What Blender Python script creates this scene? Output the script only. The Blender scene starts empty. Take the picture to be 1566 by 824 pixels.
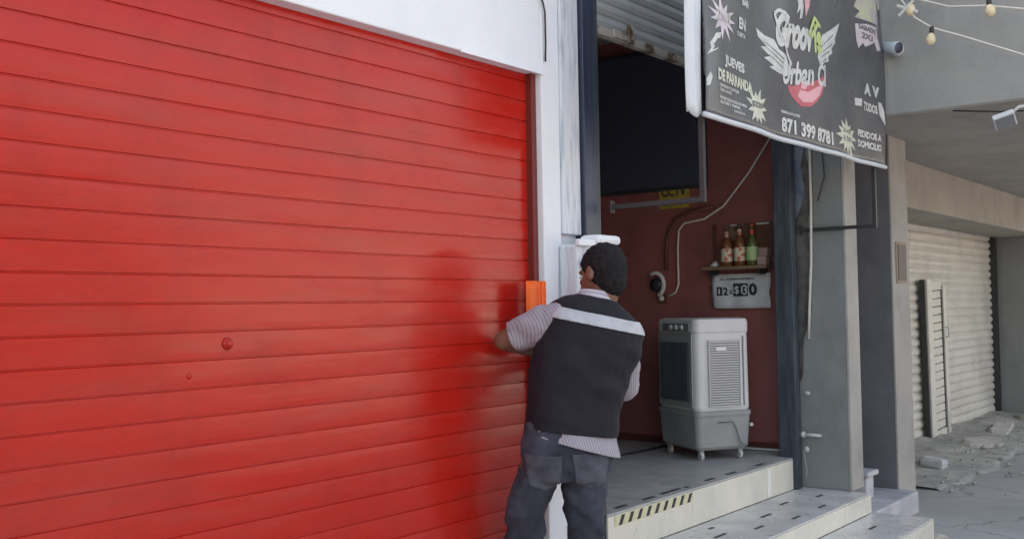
import bpy, bmesh, math, random
from mathutils import Vector, Matrix, noise
random.seed(7)
R = math.radians
sc = bpy.context.scene
col = sc.collection

# ------------------------------------------------------------------ materials
def mat(name, c, rough=.6, metal=0., c2=None, scale=3., lo=.4, hi=.65, bump=0., bscale=40., rvar=0., coat=0.,
        stretch=(1, 1, 1), detail=6., stain=0., emit=None, spec=None, alpha=None, trans=0.):
    m = bpy.data.materials.new(name); m.use_nodes = True
    nt = m.node_tree; N = nt.nodes; L = nt.links
    b = N['Principled BSDF']
    b.inputs['Base Color'].default_value = (*c, 1)
    b.inputs['Roughness'].default_value = rough
    b.inputs['Metallic'].default_value = metal
    if coat: b.inputs['Coat Weight'].default_value = coat; b.inputs['Coat Roughness'].default_value = .18
    if spec is not None: b.inputs['Specular IOR Level'].default_value = spec
    if alpha is not None: b.inputs['Alpha'].default_value = alpha
    if trans: b.inputs['Transmission Weight'].default_value = trans
    if emit: b.inputs['Emission Color'].default_value = (*emit[0], 1); b.inputs['Emission Strength'].default_value = emit[1]
    tc = N.new('ShaderNodeTexCoord'); mp = N.new('ShaderNodeMapping'); mp.inputs['Scale'].default_value = stretch
    L.new(tc.outputs['Object'], mp.inputs['Vector'])
    if c2 is not None:
        n = N.new('ShaderNodeTexNoise'); n.inputs['Scale'].default_value = scale; n.inputs['Detail'].default_value = detail
        n.inputs['Roughness'].default_value = .62
        L.new(mp.outputs[0], n.inputs['Vector'])
        r = N.new('ShaderNodeMapRange'); r.inputs['From Min'].default_value = lo; r.inputs['From Max'].default_value = hi
        L.new(n.outputs['Fac'], r.inputs['Value'])
        mx = N.new('ShaderNodeMix'); mx.data_type = 'RGBA'
        mx.inputs['A'].default_value = (*c, 1); mx.inputs['B'].default_value = (*c2, 1)
        L.new(r.outputs[0], mx.inputs['Factor']); L.new(mx.outputs['Result'], b.inputs['Base Color'])
        m['_mix'] = mx.name
    if stain and c2 is not None:
        mp2 = N.new('ShaderNodeMapping'); mp2.inputs['Scale'].default_value = (1.5, 1.5, .9); L.new(tc.outputs['Object'], mp2.inputs['Vector'])
        n1 = N.new('ShaderNodeTexNoise'); n1.inputs['Scale'].default_value = 1.7; n1.inputs['Detail'].default_value = 9; n1.inputs['Roughness'].default_value = .7
        L.new(mp2.outputs[0], n1.inputs['Vector'])
        r1 = N.new('ShaderNodeMapRange'); r1.inputs['From Min'].default_value = .50; r1.inputs['From Max'].default_value = .70
        r1.inputs['To Min'].default_value = 1; r1.inputs['To Max'].default_value = 1 - stain
        L.new(n1.outputs['Fac'], r1.inputs['Value'])
        n2 = N.new('ShaderNodeTexNoise'); n2.inputs['Scale'].default_value = 26; n2.inputs['Detail'].default_value = 6; n2.inputs['Roughness'].default_value = .75
        L.new(tc.outputs['Object'], n2.inputs['Vector'])
        r2 = N.new('ShaderNodeMapRange'); r2.inputs['From Min'].default_value = .58; r2.inputs['From Max'].default_value = .72
        r2.inputs['To Min'].default_value = 1; r2.inputs['To Max'].default_value = 1 - stain * .8
        L.new(n2.outputs['Fac'], r2.inputs['Value'])
        mu = N.new('ShaderNodeMath'); mu.operation = 'MULTIPLY'; L.new(r1.outputs[0], mu.inputs[0]); L.new(r2.outputs[0], mu.inputs[1])
        sc_ = N.new('ShaderNodeVectorMath'); sc_.operation = 'SCALE'; L.new(mx.outputs['Result'], sc_.inputs[0]); L.new(mu.outputs[0], sc_.inputs['Scale'])
        L.new(sc_.outputs[0], b.inputs['Base Color'])
    if rvar:
        n = N.new('ShaderNodeTexNoise'); n.inputs['Scale'].default_value = scale * 1.7; n.inputs['Detail'].default_value = 5
        L.new(mp.outputs[0], n.inputs['Vector'])
        r = N.new('ShaderNodeMapRange'); r.inputs['From Min'].default_value = .3; r.inputs['From Max'].default_value = .7
        r.inputs['To Min'].default_value = max(0, rough - rvar); r.inputs['To Max'].default_value = rough + rvar
        L.new(n.outputs['Fac'], r.inputs['Value']); L.new(r.outputs[0], b.inputs['Roughness'])
    if bump:
        n = N.new('ShaderNodeTexNoise'); n.inputs['Scale'].default_value = bscale; n.inputs['Detail'].default_value = 5
        L.new(mp.outputs[0], n.inputs['Vector'])
        bp = N.new('ShaderNodeBump'); bp.inputs['Strength'].default_value = 1; bp.inputs['Distance'].default_value = bump
        L.new(n.outputs['Fac'], bp.inputs['Height']); L.new(bp.outputs[0], b.inputs['Normal'])
    return m

M = {}
M['red'] = mat('red_paint', (.48, .016, .009), .25, c2=(.42, .030, .020), scale=5, lo=.45, hi=.75, rvar=.09, bump=.0004, bscale=9, stretch=(.35, 1, 2.5), spec=.32, stain=.16)
M['white_wall'] = mat('white_wall_paint', (.80, .82, .86), .75, c2=(.70, .73, .78), scale=1.3, lo=.45, hi=.8, bump=.0015, bscale=30, stain=0.06)
M['white_chip'] = mat('chipped_white_paint', (.66, .69, .74), .6, c2=(.42, .46, .53), scale=5, lo=.5, hi=.66, stretch=(6, 6, .7), bump=.002)
M['blue_post'] = mat('dark_blue_metal', (.042, .058, .105), .45, c2=(.03, .035, .06), scale=3, stretch=(8, 8, .5), bump=.0008, rvar=.1, stain=0.3)
M['navy_post'] = mat('dark_steel', (.035, .045, .06), .5, c2=(.07, .09, .105), scale=6, stretch=(3, 3, .6), bump=.001)
M['galv'] = mat('galvanised_slats', (.50, .53, .55), .45, metal=.15, c2=(.42, .44, .44), scale=5, stretch=(.6, 1, 3), rvar=.1, stain=0.2)
M['rust_bar'] = mat('rusty_bar', (.42, .40, .36), .6, c2=(.12, .07, .035), scale=9, lo=.5, hi=.62, bump=.001)
M['wslat'] = mat('white_slats', (.66, .64, .585), .5, c2=(.56, .53, .47), scale=2.5, lo=.45, hi=.75, rvar=.1, stain=0.2)
M['tan_rust'] = mat('weathered_slat', (.62, .58, .5), .6, c2=(.45, .38, .3), scale=4)
M['int_red'] = mat('oxblood_wall_paint', (.28, .095, .088), .6, c2=(.22, .078, .072), scale=2.2, bump=.0015, bscale=25, stain=0.25)
M['int_dark'] = mat('dark_interior_wall', (.30, .27, .26), .8, c2=(.25, .22, .21), scale=2)
M['int_light'] = mat('interior_cream_wall', (.45, .43, .4), .8)
M['floor'] = mat('speckled_floor_tile', (.46, .455, .44), .38, c2=(.36, .36, .35), scale=7, rvar=.1, bump=.0005, stain=0.18)
M['tread'] = mat('grey_marbled_tile', (.60, .59, .575), .32, c2=(.47, .465, .455), scale=5, rvar=.12, bump=.0005, lo=.42, hi=.68, stain=0.18)
M['riser'] = mat('cream_tile', (.74, .71, .60), .32, c2=(.66, .645, .56), scale=3.5, rvar=.1, stain=0.14)
M['grout'] = mat('grout', (.34, .33, .30), .9)
M['dash'] = mat('black_dash', (.05, .05, .055), .6)
M['yellow'] = mat('yellow_tape', (.66, .63, .38), .5, c2=(.58, .56, .40), scale=30)
M['concrete'] = mat('grey_concrete', (.36, .36, .36), .85, c2=(.27, .275, .28), scale=3, bump=.004, bscale=22, stain=0.2)
M['base_concrete'] = mat('step_base_concrete', (.52, .52, .54), .8, c2=(.40, .40, .43), scale=6, bump=.004, bscale=22, stain=0.2)
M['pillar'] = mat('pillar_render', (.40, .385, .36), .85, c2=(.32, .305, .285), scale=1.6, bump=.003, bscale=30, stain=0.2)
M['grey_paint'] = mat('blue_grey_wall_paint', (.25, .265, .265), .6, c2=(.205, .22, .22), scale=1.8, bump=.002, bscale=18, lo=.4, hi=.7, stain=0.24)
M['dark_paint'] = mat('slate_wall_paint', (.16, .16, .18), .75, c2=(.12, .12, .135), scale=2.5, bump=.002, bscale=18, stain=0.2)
M['plaster'] = mat('broken_plaster', (.13, .125, .115), .95, c2=(.05, .05, .055), scale=9, bump=.01, bscale=18)
M['bluepatch'] = mat('blue_paint_patch', (.10, .13, .21), .7, c2=(.19, .23, .26), scale=8, bump=.002)
M['lintel'] = mat('beige_lintel_render', (.40, .375, .33), .85, c2=(.33, .305, .265), scale=1.2, bump=.003, bscale=24, stain=0.18)
M['soffit'] = mat('concrete_soffit', (.42, .40, .365), .85, c2=(.33, .31, .28), scale=.9, bump=.004, bscale=12, stain=0.22)
M['fascia'] = mat('blue_grey_render', (.33, .335, .325), .8, c2=(.28, .285, .28), scale=.9, bump=.003, bscale=14, stain=0.2)
M['pavement'] = mat('pavement_concrete', (.39, .385, .375), .75, c2=(.31, .31, .305), scale=1.1, bump=.004, bscale=26, rvar=.1)
M['asphalt'] = mat('asphalt', (.11, .11, .115), .85, c2=(.08, .08, .085), scale=2, bump=.004, bscale=90)
M['black_metal'] = mat('black_bracket_metal', (.03, .032, .035), .5)
M['grey_metal'] = mat('grey_bracket_metal', (.04, .033, .036), .75)
M['white_plastic'] = mat('white_plastic', (.64, .64, .63), .4, c2=(.57, .57, .56), scale=2, stain=0.08)
M['grey_plastic'] = mat('grey_plastic', (.33, .345, .34), .38, c2=(.27, .285, .28), scale=3, stain=0.22)
M['dark_plastic'] = mat('dark_plastic', (.035, .04, .05), .35)
M['mid_plastic'] = mat('smoky_plastic', (.17, .185, .20), .4)
M['screen'] = mat('dark_screen_glass', (.06, .065, .10), .35)
M['trim'] = mat('pale_metal_trim', (.55, .56, .54), .5)
M['cable_w'] = mat('white_cable', (.62, .6, .55), .5)
M['cable_d'] = mat('brown_conduit', (.13, .045, .035), .6)
M['paper'] = mat('white_paper', (.62, .64, .67), .7, c2=(.55, .57, .6), scale=14)
M['ink'] = mat('black_ink', (.02, .022, .03), .6)
M['ysign'] = mat('yellow_sign', (.42, .33, .05), .5, c2=(.3, .22, .04), scale=30)
M['wood'] = mat('shelf_wood', (.22, .14, .09), .6, c2=(.15, .09, .055), scale=12, stretch=(8, .8, 8))
M['bglass'] = mat('amber_glass', (.16, .06, .025), .15)
M['gglass'] = mat('green_glass', (.10, .10, .03), .15)
M['label'] = mat('bottle_label', (.58, .54, .42), .6, c2=(.45, .10, .06), scale=26, lo=.52, hi=.56)
M['glabel'] = mat('green_bottle_label', (.35, .5, .22), .6)
M['redcap'] = mat('red_cap', (.45, .06, .04), .4)
M['orange'] = mat('fluorescent_orange_card', (.95, .13, .0), .5, emit=None)
M['banner'] = mat('black_vinyl', (.085, .088, .098), .33, c2=(.12, .122, .13), scale=2.2, rvar=.08, bump=.006, bscale=3.5, stain=0.12)
M['b_white'] = mat('print_white', (.62, .63, .62), .45, c2=(.48, .49, .49), scale=14)
M['b_pink'] = mat('print_pink_white', (.62, .56, .62), .45, c2=(.5, .44, .5), scale=14)
M['b_lime'] = mat('print_lime', (.52, .60, .22), .45, c2=(.42, .5, .25), scale=20)
M['b_red'] = mat('print_red', (.52, .13, .16), .45, c2=(.45, .10, .12), scale=20)
M['b_rose'] = mat('print_rose', (.70, .38, .42), .45)
M['b_purple'] = mat('print_purple', (.42, .36, .46), .45, c2=(.5, .55, .3), scale=10)
M['b_cream'] = mat('print_cream', (.60, .62, .50), .45, c2=(.48, .5, .42), scale=20)
M['b_grey'] = mat('print_grey', (.16, .17, .18), .45)
M['b_hem'] = mat('white_vinyl_back', (.62, .66, .70), .5, c2=(.55, .59, .64), scale=3, bump=.003, bscale=9)
M['skin'] = mat('skin', (.21, .105, .07), .5, c2=(.17, .078, .052), scale=14, bump=.0006, bscale=120)
M['hair'] = mat('short_black_hair', (.010, .009, .010), .75, c2=(.020, .018, .019), scale=60, bump=.004, bscale=260, spec=.2)
M['vest'] = mat('navy_black_vest', (.0060, .0055, .0115), .85, c2=(.010, .009, .017), scale=5, bump=.0012, bscale=260)
M['reflect'] = mat('silver_reflective_band', (.46, .48, .52), .45, c2=(.38, .4, .45), scale=20)
M['denim'] = mat('dark_denim', (.030, .033, .048), .9, c2=(.075, .088, .125), scale=4, stretch=(2, 1, .8), lo=.45, hi=.75, bump=.001, bscale=300)
M['shoe'] = mat('black_shoe', (.03, .028, .028), .5)
M['bulb'] = mat('frosted_bulb_glass', (.72, .62, .42), .25)
M['socket'] = mat('black_socket', (.03, .03, .03), .5)
M['debris'] = mat('broken_concrete', (.42, .41, .38), .95, c2=(.28, .27, .25), scale=8, bump=.01, bscale=30)
M['debris2'] = mat('pale_broken_tile', (.50, .48, .44), .9, c2=(.36, .35, .32), scale=8, bump=.006, bscale=30)

def striped(name, a, b_, freq, vec):
    m = mat(name, a, .85, bump=.0008, bscale=200)
    nt = m.node_tree; N = nt.nodes; L = nt.links; b = N['Principled BSDF']
    tc = [n for n in N if n.type == 'TEX_COORD'][0]
    dt = N.new('ShaderNodeVectorMath'); dt.operation = 'DOT_PRODUCT'; dt.inputs[1].default_value = vec
    L.new(tc.outputs['Object'], dt.inputs[0])
    ml = N.new('ShaderNodeMath'); ml.operation = 'MULTIPLY'; ml.inputs[1].default_value = freq; L.new(dt.outputs['Value'], ml.inputs[0])
    fr = N.new('ShaderNodeMath'); fr.operation = 'FRACT'; L.new(ml.outputs[0], fr.inputs[0])
    gt = N.new('ShaderNodeMath'); gt.operation = 'GREATER_THAN'; gt.inputs[1].default_value = .68; L.new(fr.outputs[0], gt.inputs[0])
    mx = N.new('ShaderNodeMix'); mx.data_type = 'RGBA'; mx.inputs['A'].default_value = (*a, 1); mx.inputs['B'].default_value = (*b_, 1)
    L.new(gt.outputs[0], mx.inputs['Factor']); L.new(mx.outputs['Result'], b.inputs['Base Color'])
    return m
M['shirt'] = striped('lilac_striped_cotton', (.37, .345, .385), (.23, .22, .28), 85, (1, .4, .25))

# ------------------------------------------------------------------ helpers
def link(name, bm, m, parent=None, smooth=False, bevel=0., mats=None):
    me = bpy.data.meshes.new(name)
    bmesh.ops.recalc_face_normals(bm, faces=bm.faces) if not getattr(bm, '_keep', False) else None
    bm.to_mesh(me); bm.free()
    for x in (mats or [m]): me.materials.append(x)
    if smooth:
        for p in me.polygons: p.use_smooth = True
    o = bpy.data.objects.new(name, me); col.objects.link(o)
    if parent: o.parent = parent
    if bevel:
        b = o.modifiers.new('bevel', 'BEVEL'); b.width = bevel; b.segments = 2; b.limit_method = 'ANGLE'; b.angle_limit = R(40)
    return o

def tag(o, label=None, cat=None, group=None, kind=None):
    if label: o['label'] = label
    if cat: o['category'] = cat
    if group: o['group'] = group
    if kind: o['kind'] = kind
    return o

def empty(name, loc, label=None, cat=None, rz=0, group=None, kind=None):
    o = bpy.data.objects.new(name, None); col.objects.link(o)
    o.location = loc; o.rotation_euler = (0, 0, rz); o.empty_display_size = .1
    return tag(o, label, cat, group, kind)

def box(bm, x0, x1, y0, y1, z0, z1, mi=0, jit=0, mx=None):
    vs = [Vector((x, y, z)) for z in (z0, z1) for y in (y0, y1) for x in (x0, x1)]
    if jit: vs = [v + Vector([random.uniform(-jit, jit) for _ in range(3)]) for v in vs]
    if mx: vs = [mx @ v for v in vs]
    v = [bm.verts.new(p) for p in vs]
    for f in ((0, 1, 3, 2), (4, 6, 7, 5), (0, 4, 5, 1), (2, 3, 7, 6), (0, 2, 6, 4), (1, 5, 7, 3)):
        fc = bm.faces.new([v[i] for i in f]); fc.material_index = mi
    return v

def bx(*a, **k):
    bm = bmesh.new(); box(bm, *a, **k); return bm

def rings(bm, rs, cap=True, mi=0):
    """rs: list of lists of Vectors (closed rings)."""
    V = [[bm.verts.new(p) for p in r] for r in rs]
    n = len(V[0])
    for a, b in zip(V, V[1:]):
        for i in range(n):
            f = bm.faces.new((a[i], a[(i + 1) % n], b[(i + 1) % n], b[i])); f.material_index = mi
    if cap:
        f = bm.faces.new(V[0][::-1]); f.material_index = mi
        f = bm.faces.new(V[-1]); f.material_index = mi

def tube(bm, pts, r, n=8, mi=0):
    pts = [Vector(p) for p in pts]; rs = []
    prev = None
    for i, p in enumerate(pts):
        d = (pts[min(i + 1, len(pts) - 1)] - pts[max(i - 1, 0)]).normalized()
        if prev is None:
            a = Vector((0, 0, 1)) if abs(d.z) < .9 else Vector((1, 0, 0))
            u = d.cross(a).normalized()
        else:
            u = (prev - d * prev.dot(d)).normalized()
        prev = u; w = d.cross(u)
        rr = r[i] if isinstance(r, (list, tuple)) else r
        rs.append([p + (u * math.cos(2 * math.pi * k / n) + w * math.sin(2 * math.pi * k / n)) * rr for k in range(n)])
    rings(bm, rs, True, mi)

def capsule(bm, a, b, r0, r1, n=14, flat=1., side=None):
    """rounded tapered limb piece"""
    a, b = Vector(a), Vector(b); d = (b - a).normalized()
    s = Vector(side) if side else (Vector((0, 0, 1)) if abs(d.z) < .85 else Vector((1, 0, 0)))
    u = d.cross(s).normalized(); w = d.cross(u).normalized()
    st = []
    for t in (-.98, -.85, -.6, -.3): st.append((a + d * r0 * t, r0 * math.sqrt(1 - t * t)))
    for k in range(5): t = k / 4; st.append((a.lerp(b, t), r0 + (r1 - r0) * t))
    for t in (.3, .6, .85, .98): st.append((b + d * r1 * t, r1 * math.sqrt(1 - t * t)))
    rings(bm, [[p + (u * math.cos(2 * math.pi * k / n) * flat + w * math.sin(2 * math.pi * k / n)) * r for k in range(n)] for p, r in st])

def ellipsoid(bm, c, r, mx=None, n=20):
    c = Vector(c); rs = []
    for i in range(1, n // 2):
        t = math.pi * i / (n // 2)
        rs.append([c + Vector((r[0] * math.sin(t) * math.cos(2 * math.pi * k / n), r[1] * math.sin(t) * math.sin(2 * math.pi * k / n), -r[2] * math.cos(t))) for k in range(n)])
    if mx: rs = [[mx @ p for p in q] for q in rs]
    rings(bm, rs)

def lathe(bm, prof, c=(0, 0, 0), n=16, mi=0, mx=None):
    c = Vector(c)
    rs = [[c + Vector((r * math.cos(2 * math.pi * k / n), r * math.sin(2 * math.pi * k / n), z)) for k in range(n)] for r, z in prof]
    if mx: rs = [[mx @ p for p in q] for q in rs]
    rings(bm, rs, True, mi)

def voxel(bm, size, smooth=2):
    me = bpy.data.meshes.new('tmp'); bmesh.ops.recalc_face_normals(bm, faces=bm.faces); bm.to_mesh(me); bm.free()
    o = bpy.data.objects.new('tmp', me); col.objects.link(o)
    r = o.modifiers.new('r', 'REMESH'); r.mode = 'VOXEL'; r.voxel_size = size
    if smooth:
        s = o.modifiers.new('s', 'SMOOTH'); s.factor = .5; s.iterations = smooth
    dg = bpy.context.evaluated_depsgraph_get(); ev = o.evaluated_get(dg)
    out = bmesh.new(); out.from_mesh(ev.to_mesh()); ev.to_mesh_clear()
    bpy.data.objects.remove(o); bpy.data.meshes.remove(me)
    out.normal_update()
    return out

def wrinkle(bm, fn):
    bm.normal_update()
    ds = [(v, v.normal.copy() * fn(v.co)) for v in bm.verts]
    for v, d in ds: v.co += d

def text_bm(s, width=None, height=1., bold=.0, shear=0., fit=True, res=3):
    cu = bpy.data.curves.new('t', 'FONT'); cu.body = s; cu.size = 1; cu.offset = bold; cu.shear = shear; cu.resolution_u = res
    o = bpy.data.objects.new('t', cu); col.objects.link(o)
    dg = bpy.context.evaluated_depsgraph_get(); dg.update()
    me = o.evaluated_get(dg).to_mesh()
    bm = bmesh.new(); bm.from_mesh(me); o.evaluated_get(dg).to_mesh_clear()
    bpy.data.objects.remove(o)
    xs = [v.co.x for v in bm.verts]; ys = [v.co.y for v in bm.verts]
    x0, x1, y0, y1 = min(xs), max(xs), min(ys), max(ys)
    sy = height / (y1 - y0); sx = (width / (x1 - x0)) if width else sy
    for v in bm.verts: v.co = Vector(((v.co.x - x0) * sx, (v.co.y - y0) * sy, 0))
    return bm

def slats(bm, x0, x1, y, z0, z1, pitch, phase, prof, nx=40, wave=.001, mi=None, seed=0):
    """interlocking curtain of horizontal slats facing -y; prof: list of (t, dy) in one pitch"""
    zs = []
    k = math.floor((z0 - phase) / pitch)
    rnd = random.Random(seed)
    while phase + k * pitch < z1:
        j = rnd.uniform(-.0008, .0008); j2 = rnd.uniform(-.0008, .0008)
        for t, d in prof:
            z = phase + (k + t) * pitch
            if z0 <= z <= z1: zs.append((z, d + (j * (1 - t) + j2 * t if 0.03 < t < .97 else 0)))
        k += 1
    V = []
    for z, d in zs:
        row = []
        for i in range(nx + 1):
            x = x0 + (x1 - x0) * i / nx
            w = noise.noise(Vector((x * 1.1, z * 1.4, seed))) * wave * 2 + noise.noise(Vector((x * 4, z * 3, seed + 5))) * wave * .5
            row.append(bm.verts.new((x, y - d - w, z)))
        V.append(row)
    for a, b in zip(V, V[1:]):
        for i in range(nx): bm.faces.new((a[i], a[i + 1], b[i + 1], b[i]))

# ------------------------------------------------------------------ setting: ground
bm = bmesh.new()
# one sheet, gently uneven near the building
xs = [-60, -20, -8, -3] + [i * .5 for i in range(0, 40)] + [24, 40, 80]
ys = [-80, -30, -12, -8, -7.52, -5] + [-4 + i * .4 for i in range(0, 14)] + [4, 10, 30, 60]
G = []
for yy in ys:
    G.append([bm.verts.new((x, yy, (noise.noise(Vector((x * .5, yy * .5, 0))) * .012 - .006) if 0 < x < 19 and -4 < yy < 1 else -.006)) for x in xs])
for a, b in zip(G, G[1:]):
    for i in range(len(xs) - 1): bm.faces.new((a[i], a[i + 1], b[i + 1], b[i]))
ground = link('ground', bm, M['pavement'], smooth=True); tag(ground, kind='structure')
# thin crack lines in the pavement
nt = M['pavement'].node_tree
vor = nt.nodes.new('ShaderNodeTexVoronoi'); vor.feature = 'DISTANCE_TO_EDGE'; vor.inputs['Scale'].default_value = .9
tcn = [n for n in nt.nodes if n.type == 'TEX_COORD'][0]
dn = nt.nodes.new('ShaderNodeTexNoise'); dn.inputs['Scale'].default_value = 2.5; dn.inputs['Detail'].default_value = 4
va = nt.nodes.new('ShaderNodeVectorMath'); va.operation = 'MULTIPLY_ADD'; va.inputs[1].default_value = (.5, .5, .5)
nt.links.new(tcn.outputs['Object'], dn.inputs['Vector']); nt.links.new(dn.outputs['Color'], va.inputs[0]); nt.links.new(tcn.outputs['Object'], va.inputs[2])
nt.links.new(va.outputs[0], vor.inputs['Vector'])
mr = nt.nodes.new('ShaderNodeMapRange'); mr.inputs['From Min'].default_value = .0; mr.inputs['From Max'].default_value = .012; mr.inputs['To Min'].default_value = .55; mr.inputs['To Max'].default_value = 1
nt.links.new(vor.outputs['Distance'], mr.inputs['Value'])
mixn = [n for n in nt.nodes if n.type == 'MIX'][0]
m2 = nt.nodes.new('ShaderNodeVectorMath'); m2.operation = 'SCALE'
nt.links.new(mixn.outputs['Result'], m2.inputs[0]); nt.links.new(mr.outputs[0], m2.inputs['Scale'])
nt.links.new(m2.outputs[0], nt.nodes['Principled BSDF'].inputs['Base Color'])

road = link('road', bx(-60, 80, -12.5, -4.2, -.002, .002), M['asphalt']); tag(road, kind='structure')

kb = link('kerb', bx(-60, 80, -4.2, -4.0, -.004, .012), M['base_concrete']); tag(kb, kind='structure')
def across(x0, x1, y, h, m, label):  # unseen buildings, added so the red shutter has pale and dark reflections
    t = empty('unseen_reflected_building', ((x0 + x1) / 2, y, 0), label, 'building', group='unseen buildings added for reflections')
    w = (x1 - x0) / 2
    link('wall', bx(-w, w, -6, 0, .0, h), m, t)
    link('parapet', bx(-w - .05, w + .05, -6.1, .06, h + .002, h + .25), M['concrete'], t)
    n = max(1, int((x1 - x0) // 3.5))
    for i in range(n):
        xc = -w + (i + .5) * 2 * w / n
        link('door' if i % 2 else 'window', bx(xc - .55, xc + .55, .002, .05, .02 if i % 2 else 1.0, 2.2), M['mid_plastic'], t)
across(-8, 11.8, -15.5, 4.2, mat('brown_brick', (.16, .09, .07), .85, c2=(.12, .07, .06), scale=4), 'unseen dark brown building added for reflections across the street to the left')
across(12.2, 26, -15.5, 3.0, mat('pale_render', (.55, .52, .46), .85, c2=(.48, .45, .40), scale=2), 'unseen pale low building added for reflections across the street')
across(26.4, 44, -16, 5.0, mat('grey_render', (.3, .3, .3), .85, c2=(.24, .24, .24), scale=2), 'unseen grey building added for reflections across the street to the right')

# ------------------------------------------------------------------ left building: white wall
XP = 3.725     # right edge of red shutter opening
ZL = 2.485     # top of red shutter opening
WH = 4.9
ww = empty('white_wall', (0, 0, 0), 'smooth white painted wall and lintel framing the red roller shutter', 'wall')
bm = bmesh.new()
box(bm, XP, 3.86, 0, .28, 0, WH)            # pier
box(bm, -7, XP, 0, .28, ZL, WH)             # over the shutter
box(bm, 3.86, 4.02, .03, .28, 0, WH)
box(bm, 4.02, 6.65, .10, .28, 3.42, WH)     # over the shop opening
box(bm, -7, -6.6, 0.002, .28, 0, ZL)
link('wall', bm, M['white_wall'], ww, bevel=.006)
link('corner_strip', bx(3.862, 3.935, -.012, .03, 1.78, WH), M['white_chip'], ww, bevel=.004)
link('corner_strip', bx(3.945, 4.015, -.004, .03, 1.78, WH), M['white_chip'], ww, bevel=.004)
bm = bmesh.new(); box(bm, XP - .55, XP + .012, -.006, 0, ZL - .006, ZL + .012); link('drip_edge', bm, M['white_wall'], ww)
# unseen walls behind red shutter and top slab, added to block the sun
bm = bmesh.new()
box(bm, -7, 4.0, .9, 1.0, 0, WH)
box(bm, -7, 6.6, .28, 7, WH - .2, WH)
box(bm, -7, -6.9, 1, 7, 0, WH - .2)
rb = link('sun_block_roof', bm, M['concrete'], ww)

# cable on white wall (top left of the pier)
bm = bmesh.new()
tube(bm, [(3.50, -.012, 3.02), (3.60, -.012, 2.93), (3.73, -.013, 2.80), (3.745, -.012, 2.76), (3.748, -.011, 2.62), (3.745, -.01, 2.54)], .0045, 6)
tag(link('cable', bm, M['grey_metal'], smooth=True), 'thin grey cable stapled to the white wall above the shutter corner', 'cable')

# ------------------------------------------------------------------ red roller shutter
rs_ = empty('roller_shutter', (0, 0, 0), 'closed bright red roller shutter with flat horizontal slats', 'roller shutter')
P = .088
prof = [(.0, -.005), (.028, -.005), (.045, .0006), (.25, .0011), (.5, .0013), (.75, .0011), (.955, .0006), (.975, -.001), (.99, -.005)]
bm = bmesh.new(); slats(bm, -6.6, XP - .03, .065, .03, ZL + .1, P, 1.481, prof, nx=150, wave=.0018, seed=3)
link('slat_curtain', bm, M['red'], rs_, smooth=False)
bm = bmesh.new(); box(bm, XP - .035, XP - .002, .03, .12, 0.002, ZL + .1); link('guide_rail', bm, mat('dark_red_rail', (.16, .02, .015), .5), rs_, bevel=.003)
bm = bmesh.new(); box(bm, -6.6, XP - .04, .05, .09, .002, .045); link('bottom_bar', bm, M['red'], rs_, bevel=.004)
# small bump / knob and a dent
mx = Matrix.Translation((2.082, .058, 1.352)) @ Matrix.Rotation(R(90), 4, 'X')
bm = bmesh.new(); lathe(bm, [(.001, -.004), (.021, -.004), (.017, .002), (.012, .005), (.012, .010), (.009, .014), (.001, .015)], n=14, mx=mx)
link('latch_knob', bm, M['red'], rs_, smooth=True)
mx = Matrix.Translation((1.94, .061, 1.258)) @ Matrix.Rotation(R(90), 4, 'X')
bm = bmesh.new(); lathe(bm, [(.001, -.004), (.011, -.004), (.008, .0015), (.003, .003), (.001, .0032)], n=12, mx=mx)
link('rivet', bm, M['red'], rs_, smooth=True)

# ------------------------------------------------------------------ door posts of the open shop
pl = empty('door_post', (4.105, .02, 0), 'tall dark navy steel post between the white wall and the shop opening', 'post')
bm = bmesh.new(); box(bm, -.082, -.02, -.045, .06, 0.002, 3.5); link('post', bm, M['blue_post'], pl, bevel=.004)
bm = bmesh.new(); box(bm, -.018, .05, -.02, .06, 0.002, 3.5); link('channel', bm, M['blue_post'], pl, bevel=.004)
bm = bmesh.new(); box(bm, .052, .10, -.01, .06, 0.002, 3.5); link('channel_lip', bm, M['navy_post'], pl, bevel=.003)
pr_ = empty('door_post', (6.45, .0, .272), 'dark steel post at the right end of the shop opening, beside the grey pillar', 'post')
bm = bmesh.new(); box(bm, -.075, -.01, -.03, .09, 0, 3.2); link('post', bm, M['navy_post'], pr_, bevel=.004)
bm = bmesh.new(); box(bm, -.008, .045, -.012, .09, 0, 3.2); link('channel', bm, M['blue_post'], pr_, bevel=.004)
bm = bmesh.new(); tube(bm, [(.0, -.05, .34), (.0, -.11, .34), (.03, -.15, .335)], .011); tube(bm, [(.0, -.03, .34), (.0, -.055, .34)], .02)
link('bolt_handle', bm, M['trim'], pr_, smooth=True)
bm = bmesh.new(); ellipsoid(bm, (.06, -.04, .24), (.018, .02, .022)); tube(bm, [(.06, -.02, .24), (.06, -.04, .10), (.06, -.035, .06)], .009)
link('padlock', bm, M['trim'], pr_, smooth=True)
bm = bmesh.new(); ellipsoid(bm, (.055, -.055, .60), (.014, .02, .014)); link('hook', bm, M['trim'], pr_, smooth=True)

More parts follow.
